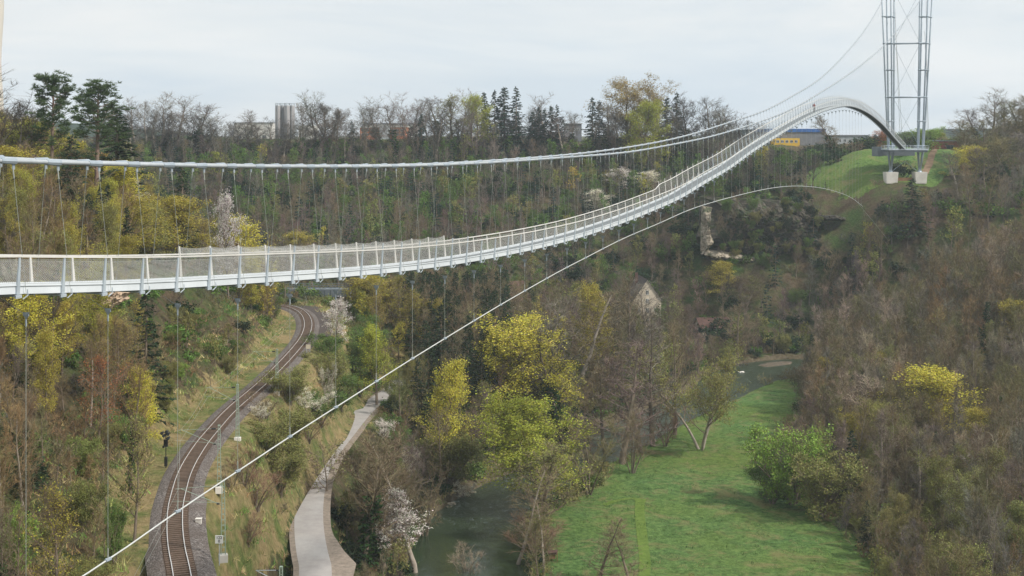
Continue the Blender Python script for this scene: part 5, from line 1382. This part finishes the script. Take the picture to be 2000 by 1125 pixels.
at('bud0', 1990, 590, 262, 70, C['gold'], 'golden tree at the right picture edge, halfway up')
at('green2', 1990, 510, 285, 60, C['green'], 'green leafy tree at the right picture edge above the golden one')
at('bare3', 1935, 190, 322, 60, C['grey'], 'tall bare tree with narrow fork on the right skyline')
at('bare4', 1985, 180, 318, 70, C['brown'], 'tall bare tree at the right picture edge on the skyline')
at('bare5', 1900, 235, 330, 60, C['brown'], 'bare tree left of the two tall ones on the right skyline')
# skyline beyond the far slope
at('bloom1', 1203, 330, 428, 78, C['white'], 'white blossoming tree behind the bend of the handrail')
at('bloom1', 1262, 336, 430, 48, C['cream'], 'smaller cream blossoming tree right of the white one behind the handrail')
at('bloom1', 1170, 372, 424, 40, C['cream'], 'low cream blossoming tree left of the white one behind the handrail')
for i, (px, tp, w_, nm) in enumerate(((985,170,34,'tallest dark spruce of the group on the far skyline'),(1008,169,32,'dark spruce right of the tallest one in the skyline group'),(966,176,26,'dark spruce left of the tallest one in the skyline group'),(945,180,24,'leftmost spruce of the dark skyline group'),
   (1157,190,30,'dark spruce standing free in the gap of the far skyline'),(1170,196,26,'smaller spruce touching the free-standing one on the skyline'),(1303,190,26,'spruce left of the pair near the cable crossing'),(1322,180,26,'pointed spruce of the pair near the cable crossing'))):
    at('spruce%d' % (i % 3), px, tp, 492, w_*1.15, C['spruceblue'], nm)
for i, px in enumerate((1040, 1052, 1064, 1076, 1088, 1098)):
    at('spruce%d' % (i % 3), px, (218,208,212,206,204,226)[i], 494, 24, C['spruceblue'], 'small spruce in the row behind the grey-roofed house', group='row of small spruces behind the grey-roofed house')
at('bud1', 1226, 172, 496, 70, C['orange'], 'tallest golden-brown tree on the far skyline')
at('bud0', 1262, 202, 480, 68, C['lime'], 'bright yellow-green tree in front of the golden-brown one')
at('bud1', 1275, 182, 500, 50, C['orange'], 'golden-brown tree right of the tallest one on the far skyline')
at('bud0', 930, 190, 488, 52, C['lime'], 'yellow-green tree left of the dark spruces on the skyline')
at('thin0', 888, 188, 494, 60, C['moss'], 'thinly leaved tree left of the yellow-green one on the skyline')
at('bare7', 1385, 192, 486, 88, C['dark'], 'broad dark bare tree right of the skyline spruces')
at('bare5', 1345, 196, 490, 50, C['dark'], 'dark bare tree between spruces and the broad bare one')
at('bare4', 1640, 224, 448, 34, C['brown'], 'tall slim bare tree standing free under the arch of the bridge')
at('thin1', 625, 205, 488, 64, C['dark'], 'dense dark tree right of the silos')
at('thin1', 662, 215, 484, 56, C['dark'], 'broad dark tree left of the orange factory')
at('spruce1', 687, 236, 482, 22, C['spruceblue'], 'small dark spruce left of the orange factory')
at('spruce0', 823, 222, 482, 18, C['spruceblue'], 'narrow ivy-dark spruce right of the orange factory')
at('spruce1', 1697, 262, 470, 26, C['spruceblue'], 'low spruce in front of the grey hall')
at('spruce0', 1710, 262, 472, 22, C['spruceblue'], 'low spruce beside the pylon foot')
at('bud1', 1722, 258, 476, 30, C['rust'], 'small rust-red tree left of the pylon foot')
at('green0', 1762, 258, 492, 60, C['green'], 'green tree between the leg clusters of the pylon')
at('green1', 1815, 250, 500, 50, C['fresh'], 'fresh green tree right of the pylon above the rust-red roof')
at('bud2', 1840, 258, 505, 30, C['lime'], 'yellow-green tree behind the rust-red building')
SG = 'bare trees along the far skyline'
for px, tp, w_ in ((235,210,50),(262,206,40),(290,203,46),(315,200,50),(345,200,54),(375,206,50),(400,228,36),(422,234,34),(455,240,30),(480,228,40),(512,232,34),(590,205,44),(612,200,46),(645,205,44),(700,208,34),(715,214,32),(745,210,38),(775,206,40),(795,208,36),(815,204,38),(838,198,44),(862,192,46),(905,194,38),(1028,212,36),(1066,200,40),(1110,222,30),(1190,204,44),(1362,205,40),(1410,218,46),(1428,232,40),(1455,238,40),(1475,242,40)):
    at('bare%d' % rng.choice((0,2,3,3,2,5)), px, tp, rng.uniform(484, 506), w_*1.15, jit(C['dark'] if px > 1300 else C['grey']), 'bare grey tree in the row along the far skyline', group=SG)

for px, tp, Y, w_ in ((1868,262,440,44),(1884,250,410,50),(1898,262,380,54),(1912,214,400,50),(1922,238,352,56),(1948,222,372,54),(1960,200,345,60),(1972,226,330,56),(1990,214,350,60),(2004,196,340,60),(1905,288,350,60),(1940,268,338,66),(1970,278,320,70),(1995,262,322,70),(1870,300,395,50),(1925,300,340,70),(1890,320,350,60)):
    at('bare%d' % rng.choice((0,1,2,3,5,7)), px, tp, Y, w_, jit(C[rng.choice(('brown','grey','olive'))]), 'bare tree along the top of the right-hand slope', group='bare trees along the top of the right-hand slope', hm=14)
for k in range(64):
    px = 225+k*19.4+rng.uniform(-7, 7)
    if 1118 < px < 1150 or 1330 < px < 1350: continue
    tp = float(np.interp(px, [220,330,400,440,520,600,700,800,900,1000,1100,1200,1300,1400,1480], [226,214,236,246,246,226,232,226,212,226,232,224,216,222,244]))+rng.uniform(0, 16)
    if 530 < px < 585: tp = 244
    if 700 < px < 800: tp += 12
    at('bare%d' % rng.choice((0,2,3,3,5,7)), px, tp, rng.uniform(478, 500), rng.uniform(30, 50), jit(C[rng.choice(('dark','grey','dark'))]), 'bare grey tree in the row along the far skyline', group=SG)
# shrubs rooted in the cliff
for k in range(75):
    px, py = rng.uniform(1395, 1605), rng.uniform(402, 508); Yc = 405.5; x = (px-CX)/F*Yc; zc = (HY-py)/F*Yc
    tn = rng.choice(('green0','green1','green2','bush0','bush1')); put(tn, x, Yc, rng.uniform(1.8, 4.2), jit(C[rng.choice(('green','moss','spruce')) if tn[0] == 'g' else 'brown']), ('green' if tn[0] == 'g' else 'bare brown')+' shrub rooted in the dark limestone cliff', 'shrubs on the cliff', name='shrub', cat='shrub', zoff=zc-tz(x, Yc))
# --- woods -------------------------------------------------------------------
clear_px = dict(
 track=([(286,1125),(290,960),(350,850),(440,770),(530,690),(578,640),(565,600),(545,590),(600,582),(632,640),(612,700),(545,770),(480,830),(445,900),(430,980),(440,1125)]),
 verge=([(238,1125),(262,1000),(300,920),(318,840),(372,800),(430,762),(455,752),(300,1000),(290,1125)]),
 emb=([(500,1125),(530,1000),(560,930),(620,850),(690,795),(700,800),(600,900),(572,960),(560,1125)]),
 road=([(558,1125),(564,960),(615,870),(690,792),(742,772),(748,800),(700,850),(652,930),(650,1010),(700,1125)]),
 river=([(845,1125),(850,1040),(900,970),(965,945),(1000,985),(1005,1125)]),
 river2=([(1405,785),(1430,715),(1470,695),(1565,692),(1560,750)]),
 meadow=([(1095,1125),(1100,1010),(1215,930),(1300,858),(1420,790),(1530,748),(1560,800),(1495,860),(1490,960),(1560,1000),(1640,1050),(1700,1125)]),
 mound=([(1610,345),(1660,308),(1722,296),(1722,290),(1885,290),(1872,330),(1845,365),(1740,368),(1660,362)]),
 cliff=([(1378,404),(1400,404),(1396,480),(1480,498),(1480,512),(1378,508)]),
 mill=([(1244,572),(1259,555),(1276,578),(1276,600),(1246,600)]),
 outcrop=([(200,575),(252,570),(222,600),(170,610)]),
 t1=(232,[(1772,735),(1890,735),(1890,830),(1772,830)]), t2=(262,[(970,640),(1105,640),(1100,740),(1040,780),(980,740)]), t3=(224,[(965,825),(1120,825),(1120,920),(965,920)]), t4=(172,[(742,975),(800,975),(805,1075),(742,1075)]), t5=(224,[(838,720),(896,720),(900,850),(838,850)]), t6=(262,[(1315,680),(1430,680),(1400,780),(1370,865),(1335,865)]), t7=(236,[(1500,858),(1600,858),(1600,960),(1500,960)]), t8=(420,[(1175,345),(1275,345),(1275,388),(1175,388)]), t9=(345,[(1392,525),(1428,525),(1428,580),(1392,580)]), t10=(340,[(1765,360),(1800,360),(1800,440),(1765,440)]),
 house=([(1058,258),(1118,258),(1118,270),(1058,270)]), silo=([(536,204),(578,204),(578,268),(536,268)]), fac=([(704,250),(792,250),(792,272),(704,272)]),
 blue=([(1500,252),(1612,252),(1612,266),(1512,266)]), gird=([(545,562),(675,562),(675,582),(545,582)]), barn=([(1372,628),(1420,628),(1420,650),(1372,650)]))
prof_far = spline(*zip(*[(-100,262),(0,262),(300,264),(700,268),(900,262),(1100,268),(1300,262),(1450,262),(1520,290),(1620,300),(1700,330),(2100,330)]))
PR = np.array([(1480,640),(1540,560),(1575,480),(1620,430),(1690,392),(1720,378),(1810,372),(1850,335),(1890,285),(1960,240),(2100,215)], float)
PL = np.array([(-100,200),(60,230),(200,300),(260,345),(330,400),(430,420),(520,440),(560,520)], float)
def spots(n, x0, x1, y0, y1, rmin, seed):
    R = random.Random(seed); cell = rmin; grid = {}; out = []
    for _ in range(n):
        x, y = R.uniform(x0, x1), R.uniform(y0, y1); k = (int(x//cell), int(y//cell)); ok = True
        for a in (-1,0,1):
            for b in (-1,0,1):
                for (u, v) in grid.get((k[0]+a, k[1]+b), ()):
                    if (u-x)**2+(v-y)**2 < rmin*rmin: ok = False; break
                if not ok: break
            if not ok: break
        if ok: grid.setdefault(k, []).append((x, y)); out.append((x, y))
    return out
hand = list(placed)
cand = []
def wood(pts, fn):
    if not pts: return
    P = np.array(pts); z, dt, dr, dw, dm = terrain(P[:,0], P[:,1], True)
    for i, (x, y) in enumerate(pts):
        if y < 60 or dt[i] < 6.2 or dr[i] < 3.8 or dw[i] < 10 or dm[i] < 1.5: continue
        px = topx(x, y)
        if px < -160 or px > 2160: continue
        if any((x-a)**2+(y-b)**2 < r*r for a, b, r in hand): continue
        res = fn(x, y, z[i], px, dt[i], dr[i], dw[i], dm[i])
        if res is None: continue
        tn, H, c, region, topmin = res
        H0 = H; lim = (HY-topmin)/F*y-z[i]
        if H > lim: H = lim*rng.uniform(.86, 1.0)
        # keep sight of the things the photograph shows through the gaps
        for _ in range(7):
            w2 = H*.22*F/y; t0 = topy(y, z[i]+H); b0 = topy(y, z[i]+.1*H); bad = False
            q = np.array([(px+a*w2, t0+(b0-t0)*f) for a in (-.8,0,.8) for f in (0,.15,.35,.6,.85)])
            for nm, pg in clear_px.items():
                if isinstance(pg, tuple):
                    if y > pg[0]: continue
                    pg = pg[1]
                if in_poly(q[:,0], q[:,1], pg).any(): bad = True; break
            if not bad: break
            H *= .78
        if bad or H < max(2.2, H0*.22): continue
        wide = min((H0/H)**.45, 1.6)
        cand.append((H/y, tn, x, y, H, c, region, wide, z[i]))
def pick(R, opts):
    t = R.random()*sum(o[0] for o in opts)
    for o in opts:
        t -= o[0]
        if t <= 0: return o
    return opts[-1]
BARE = ['bare0','bare1','bare2','bare3','bare5','bare7','bare6','bare4']
RW = random.Random(77)
def f_right(x, y, z, px, dt, dr, dw, dm):
    top = float(np.interp(px, PR[:,0], PR[:,1])); H = RW.uniform(10, 17)
    if dm < 14 and y < 260: H *= .6
    o = pick(RW, [(30,'b','brown'),(22,'b','olive'),(24,'b','grey'),(8,'b','warm'),(8,'b','pale'),(2,'l','moss'),(1.2,'l','oliveleaf'),(.6,'g','gold'),(1.2,'s','spruce')])
    if y < 230 and dm < 25 and RW.random() < .3: o = (1,'g','moss')
    return shape(o, H, 'right', top)
def shape(o, H, region, top):
    k, c = o[1], jit(C[o[2]], .16)
    if k == 'b': return (RW.choice(BARE), H, c, region, top)
    if k == 'u': return (RW.choice(('bush0','bush1','bush2')), H*.55, c, region, top)
    if k == 'l': return (RW.choice(('thin0','thin1')), H*.9, c, region, top)
    if k == 'g': return (RW.choice(('bud0','bud1','bud2')), H*.85, c, region, top)
    if k == 'e': return (RW.choice(('green0','green1','green2')), H*.42, c, region, top)
    if k == 'w': return (RW.choice(('bloom1','bloom2')), H*.4, c, region, top)
    return (RW.choice(('spruce0','spruce1','spruce2')), H*1.05, c, region, top)
def f_left(x, y, z, px, dt, dr, dw, dm):
    top = float(np.interp(px, PL[:,0], PL[:,1])); H = RW.uniform(8, 14)
    if y < 150:
        top = 600+max(0, (px-0)*1.0); H = RW.uniform(6, 11)
        o = pick(RW, [(40,'b','warm'),(30,'b','brown'),(16,'b','olive'),(4,'l','orange'),(4,'l','oliveleaf'),(5,'b','red'),(3,'e','green'),(16,'b','grey')])
        if dt < 13: o = pick(RW, [(2,'u','warm'),(1,'u','brown'),(1,'e','moss')])
    else:
        if px > 250 and y < 255: top = max(top, 560+max(0, (px-250)*.35)); H = RW.uniform(4, 8); o = pick(RW, [(6,'e','green'),(5,'e','moss'),(6,'u','brown'),(4,'u','red'),(3,'l','moss'),(1,'w','cream'),(2,'e','fresh')])
        else: o = pick(RW, [(10,'b','brown'),(8,'b','warm'),(9,'g','gold'),(7,'l','orange'),(6,'l','gold'),(5,'g','oliveleaf'),(3,'l','moss'),(2,'e','green'),(2,'s','spruce'),(4,'b','dark')])
    return shape(o, H, 'left', top)
def f_mid(x, y, z, px, dt, dr, dw, dm):
    if dt < 9: return shape(pick(RW, [(3,'u','red'),(3,'e','moss'),(2,'u','brown'),(2,'e','green'),(.7,'w','cream')]), RW.uniform(3.5, 5.5), 'bank', 590)
    if z > -51.5 and y < 255:    # embankment between railway and road
        return shape(pick(RW, [(4,'u','red'),(5,'e','moss'),(4,'e','green'),(2,'u','brown'),(1.2,'w','cream'),(2,'e','fresh')]), RW.uniform(4, 7), 'bank', 640)
    if dw < 16: return shape(pick(RW, [(6,'b','brown'),(5,'b','purple'),(4,'l','moss'),(4,'e','moss'),(3,'u','brown'),(1,'w','cream')]), RW.uniform(7, 13), 'valley', 560)
    top = 545 if px > 700 else 575
    if y < 215: H = RW.uniform(5, 10); o = pick(RW, [(6,'b','brown'),(3,'l','moss'),(4,'e','moss'),(3,'u','brown'),(3,'e','green'),(1,'w','cream')])
    else:
        H = RW.uniform(9, 15)
        o = pick(RW, [(16,'b','brown'),(8,'b','olive'),(6,'b','purple'),(4,'b','dark'),(4,'l','moss'),(3,'g','moss'),(2,'g','gold'),(3,'e','green'),(2,'s','spruce')])
        if px > 780 and px < 990 and y > 262: o = pick(RW, [(7,'s','spruce'),(2,'b','brown')]); H = RW.uniform(12, 17); top = 522
        if px < 800 and y > 240 and y < 300: o = pick(RW, [(4,'e','green'),(4,'e','moss'),(2,'l','gold'),(2,'b','brown')])
    if px > 1100: top = 430+abs(px-1250)*.05
    return shape(o, H, 'valley', top)
def f_far(x, y, z, px, dt, dr, dw, dm):
    top = float(prof_far(px)); H = RW.uniform(8, 13)
    if 1600 < px < 1835 and y > 405: H = RW.uniform(2, 4)
    if px > 1835 and y > 400: return shape(pick(RW, [(9,'b','brown'),(6,'b','grey'),(3,'b','olive'),(1,'l','moss')]), RW.uniform(8, 13), 'right', float(np.interp(px, PR[:,0], PR[:,1])))
    o = pick(RW, [(20,'b','dark'),(10,'b','grey'),(6,'b','brown'),(4,'b','purple'),(5,'l','moss'),(13,'e','green'),(12,'s','spruceblue'),(6,'l','green'),(.7,'g','gold'),(9,'g','green')])
    if y < 425 and RW.random() < .35: o = pick(RW, [(5,'b','brown'),(3,'b','purple'),(1.5,'g','moss')])
    return shape(o, H, 'far', top)
wood([p for p in spots(26000, 48, 240, 150, 398, 3.15, 1) if (p[0] > 96 or p[1] < 345)], f_right)
wood([p for p in spots(14000, -135, -34, 96, 300, 2.7, 2) if p[0] < float(np.interp(p[1], track[:60][::-1,1] if track[0,1] > track[60,1] else track[:150,1], track[:60][::-1,0] if track[0,1] > track[60,1] else track[:150,0]))-6 or p[1] > 290], f_left)
wood([p for p in spots(16000, -42, 80, 150, 378, 3.3, 3) if p[0] > float(np.interp(p[1], track[:150,1], track[:150,0]))+6.0 or p[1] > 292], f_mid)
wood([p for p in spots(9000, 140, 270, 396, 480, 3.4, 6) if topx(*p) > 1850 and not (p[0] < 190 and p[1] > 378)], f_far)
wood(spots(12000, -260, -36, 300, 378, 4.4, 4), f_far)
wood([p for p in spots(30000, -270, 190, 378, 512, 4.3, 5)], f_far)
cand.sort(key=lambda c: -c[0])
KN = dict(bare='bare', bud='budding', shrub='green', bloom='blossoming', spruce='dark spruce', pine='pine')
WHERE = dict(right='wood on the right side of the valley', left='wood on the left slope above the railway', bank='bank between railway and road', valley='wood on the valley floor along the river', far='wood on the far slope behind the bridge cables')
def cname(c):
    return 'brown'
LBL = {('bare','right'):'leafless brown-grey tree in the dense wood on the right side of the valley',('bare','left'):'leafless warm brown tree in the wood on the left slope above the railway',
 ('bare','bank'):'leafless reddish bush on the grassy bank between railway and road',('bare','valley'):'leafless brown tree in the wood on the valley floor along the river',('bare','far'):'leafless dark grey tree in the wood on the far slope behind the cables',
 ('bud','right'):'tree with yellowish buds in the brown wood on the right side',('bud','left'):'budding golden or orange tree in the wood on the left slope',('bud','bank'):'budding bush on the bank between railway and road',
 ('bud','valley'):'tree with first green-gold leaves in the wood on the valley floor',('bud','far'):'tree with first green leaves on the far slope behind the cables',
 ('shrub','right'):'moss-green leafy shrub at the foot of the right-hand wood',('shrub','left'):'green leafy shrub on the left slope above the railway',('shrub','bank'):'green leafy shrub on the bank between railway and road',('shrub','valley'):'green leafy shrub in the wood on the valley floor',('shrub','far'):'dark green shrub on the far slope behind the cables',
 ('bloom','bank'):'cream flowering blackthorn bush on the bank between railway and road',('bloom','left'):'cream flowering bush on the left slope above the railway',('bloom','valley'):'cream flowering bush in the wood on the valley floor',
 ('spruce','right'):'dark spruce in the brown wood on the right side',('spruce','left'):'dark spruce in the wood on the left slope',('spruce','valley'):'dark spruce in the conifer stand on the valley floor',('spruce','far'):'blue-dark spruce on the far slope behind the cables'}
CAP = dict(bare=150, bud=190, shrub=200, bloom=60, spruce=110, pine=50)
cnt = {}; rest = []
for c in cand:
    _, tn, x, y, H, cc, region, wide, z = c
    kd = TEMPL[tn]['kind']; cnt[kd] = cnt.get(kd, 0)+1
    if cnt[kd] > CAP[kd]: rest.append(c); continue
    isb = tn.startswith('bush')
    lb = LBL[(kd, region)]
    if isb: lb = lb.replace(' tree ', ' bush ')
    put(tn, x, y, H, cc, lb, {'bare':'bare trees and bushes', 'bud':'budding trees', 'shrub':'green shrubs', 'bloom':'flowering bushes', 'spruce':'dark spruces', 'pine':'pines'}[kd]+' of the '+WHERE[region], wide=wide, name='bare_bush' if isb else None, cat='bush' if isb else None)
print('WOOD', len(cand), cnt, 'rest', len(rest))

# the rest of the woods: one mass of lighter trees, by slope
def lite(kind, i):
    if kind == 'spruce': return spruce(300+i, 18, 3.4, 13, 5, .1, 5, .62)
    if kind == 'shrub': return deciduous(310+i, 6, .08, 2.6, 14, 4, 4, .06, .8, .9, leaf=3, lsize=.26, stems=3, lean=.7, cluster=.2)
    if kind in ('bud', 'bloom'): return deciduous(320+i, 13, .2, 4.0, 13, 5, 4, .07, 1.2, .8, leaf=1.8, lsize=.28, cluster=.2)
    return deciduous(330+i, 14, .22, 4.1, 16, 7, 10, .046, 1.3, .85, shape=('round','fan','narrow')[i % 3])
LITE = {}
for kd, H in (('bare',14), ('bud',13), ('shrub',6), ('spruce',18)):
    for i in range(4 if kd == 'bare' else 2):
        (v0, t0, m0), (v1, t1, m1) = lite(kd, i)
        LITE.setdefault(kd, []).append((np.vstack([v0, v1]), np.vstack([t0, t1+len(v0)]), np.r_[m0*0, np.where(m1 > 0, 1, 2)], H))
LITE['bloom'] = LITE['bud']; LITE['pine'] = LITE['spruce']
def mass(items, name, label, cat):
    Vs, Ts, Ms, Cs = [], [], [], []; off = 0
    for (tpl, x, y, z, H, wide, colr) in items:
        v, t, m_, H0 = tpl; s = H/H0; a = rng.uniform(0, 2*PI); ca, sa = math.cos(a), math.sin(a)
        q = np.empty_like(v); q[:,0] = (v[:,0]*ca-v[:,1]*sa)*s*wide+x; q[:,1] = (v[:,0]*sa+v[:,1]*ca)*s*wide+y; q[:,2] = v[:,2]*s+z-.1
        Vs.append(q); Ts.append(t+off); Ms.append(m_); off += len(v)
        cc = np.ones((len(v), 4), np.float32); cc[:,:3] = colr; Cs.append(cc)
    print(name, len(items), 'tris', sum(len(t) for t in Ts))
    me = mesh_np(name, np.vstack(Vs), np.vstack(Ts), np.concatenate(Ms), [M['bark'], M['leaf_c'], M['twig_c']], False, {'col': np.vstack(Cs)})
    return tag(link(name, me), label, cat, kind='stuff')
grp = {}
for c in rest:
    _, tn, x, y, H, cc, region, wide, z = c
    L = LITE[TEMPL[tn]['kind']]; grp.setdefault('far' if region == 'far' else 'near', []).append((rng.choice(L), x, y, z, H, wide, cc))
if 'far' in grp: mass(grp['far'], 'far_wood', 'mass of grey and dark green trees covering the far slope', 'wood')
if 'near' in grp: mass(grp['near'], 'valley_wood', 'mass of bare brown trees filling the woods on both sides of the valley', 'wood')

# undergrowth
UB = [lite_ for lite_ in []]
for i in range(3):
    (v0, t0, m0), (v1, t1, m1) = deciduous(400+i, 2.2, .05, 1.3, 10, 3, 5, .05, .75, .9, stems=5, lean=1.0); UB.append((np.vstack([v0, v1]), np.vstack([t0, t1+len(v0)]), np.r_[m0*0+2, m1*0+2], 2.2))
for i in range(3):
    (v0, t0, m0), (v1, t1, m1) = deciduous(410+i, 1.8, .05, 1.3, 10, 3, 3, .03, .5, .9, leaf=4, lsize=.17, stems=5, lean=1.1, cluster=.2); UB.append((np.vstack([v0, v1]), np.vstack([t0, t1+len(v0)]), np.r_[m0*0+2, np.where(m1 > 0, 1, 2)], 1.8))
U_pts = spots(26000, -120, 160, 98, 378, 2.5, 9)+spots(9000, -250, 170, 378, 510, 4.2, 10)
P = np.array(U_pts); z, dt, dr, dw, dm = terrain(P[:,0], P[:,1], True)
items = []
for i, (x, y) in enumerate(U_pts):
    px = topx(x, y)
    if px < -60 or px > 2060 or dt[i] < 5.6 or dr[i] < 3.6 or dw[i] < 9.2 or dm[i] < 1: continue
    if in_poly(np.array([x]), np.array([y]), [(96,428),(100,448),(118,462),(155,462),(158,440),(150,412),(132,404),(112,406),(101,418)])[0] and rng.random() < .9: continue
    far = y > 378
    bankz = (z[i] > -52.5 and y < 290 and x > -46)
    if bankz and rng.random() < (.55 if x > -36 else .9): continue
    if dt[i] < 8.5 and rng.random() < .85: continue
    lf = rng.random() < (.5 if far else .14 if x > 48 else .38)
    c = jit(C[rng.choice(('green','green','moss','spruce') if not far else ('green','spruce','spruce'))], .2) if lf else jit(C[rng.choice(('brown','warm','olive','dark') if not far else ('dark','brown'))], .2)
    H = rng.uniform(1.1, 2.4)*(1.6 if far else 1)*(.7 if dt[i] < 11 else 1)
    items.append((UB[rng.randrange(3)+(3 if lf else 0)], x, y, float(z[i]), H, 1.25, c))
mass(items, 'undergrowth', 'low brown and green undergrowth covering the woodland floor', 'undergrowth')
# tussocks of dry and green grass on banks and meadow
def tuft(seed, n=26, h=.55, w=.05):
    R = random.Random(seed); g = Geo()
    for _ in range(n):
        p = Vector((R.gauss(0,.3), R.gauss(0,.3), 0)); d = (UP+rv(R)*.55); d.z = abs(d.z)+.2; d.normalize(); g.spike(p, d, h*R.uniform(.5,1.2), w*R.uniform(.7,1.5), 2, R)
    v, t, m_ = g.arr(); return (v, t, m_, .55)
TU = [tuft(i) for i in range(5)]
G_pts = spots(60000, -60, 75, 100, 300, .95, 12)
P = np.array(G_pts); z, dt, dr, dw, dm = terrain(P[:,0], P[:,1], True)
items = []; RG = random.Random(3)
for i, (x, y) in enumerate(G_pts):
    if dt[i] < 4.6 or dr[i] < 2.9 or dw[i] < 8.8: continue
    px = topx(x, y)
    if px < -30 or px > 1800: continue
    if dm[i] < 1.0:
        k = math.sin(x*.13+1)*math.sin(y*.09+x*.03)+RG.uniform(-.4,.4)
        if RG.random() < .55: continue
        c = (.33,.29,.13) if k > .75 else RG.choice(((.07,.14,.04),(.13,.20,.06),(.05,.11,.03),(.16,.20,.08)))
        items.append((TU[RG.randrange(5)], x, y, float(z[i]), RG.uniform(.2,.45), 2.0, jit(c, .1)))
    elif dt[i] < 14 or (z[i] > -52.8 and y < 290 and x > -46) or dr[i] < 8 or dw[i] < 14:
        c = RG.choice(((.48,.40,.19),(.40,.34,.15),(.34,.25,.12),(.20,.28,.07),(.14,.24,.06),(.30,.32,.11)))
        items.append((TU[RG.randrange(5)], x, y, float(z[i]), RG.uniform(.35,.9), 1.5, jit(c, .15)))
mass(items, 'grass', 'tussocks of dry and fresh grass on the banks and the meadow', 'grass')

# ------------------------------------------------------------------ air
m = bpy.data.materials.new('haze_air'); m.use_nodes = True; nt = m.node_tree
nt.nodes.remove(nt.nodes['Principled BSDF']); pv = N(nt, 'ShaderNodeVolumePrincipled')
pv.inputs['Color'].default_value = (.80,.90,1,1); pv.inputs['Density'].default_value = .00018; pv.inputs['Anisotropy'].default_value = .2
nt.links.new(pv.outputs[0], nt.nodes['Material Output'].inputs['Volume'])
mb = MB(); mb.abox(-2700, 2700, -180, 2700, -70, 175)
o = build('haze', mb, m); tag(o, kind='stuff')
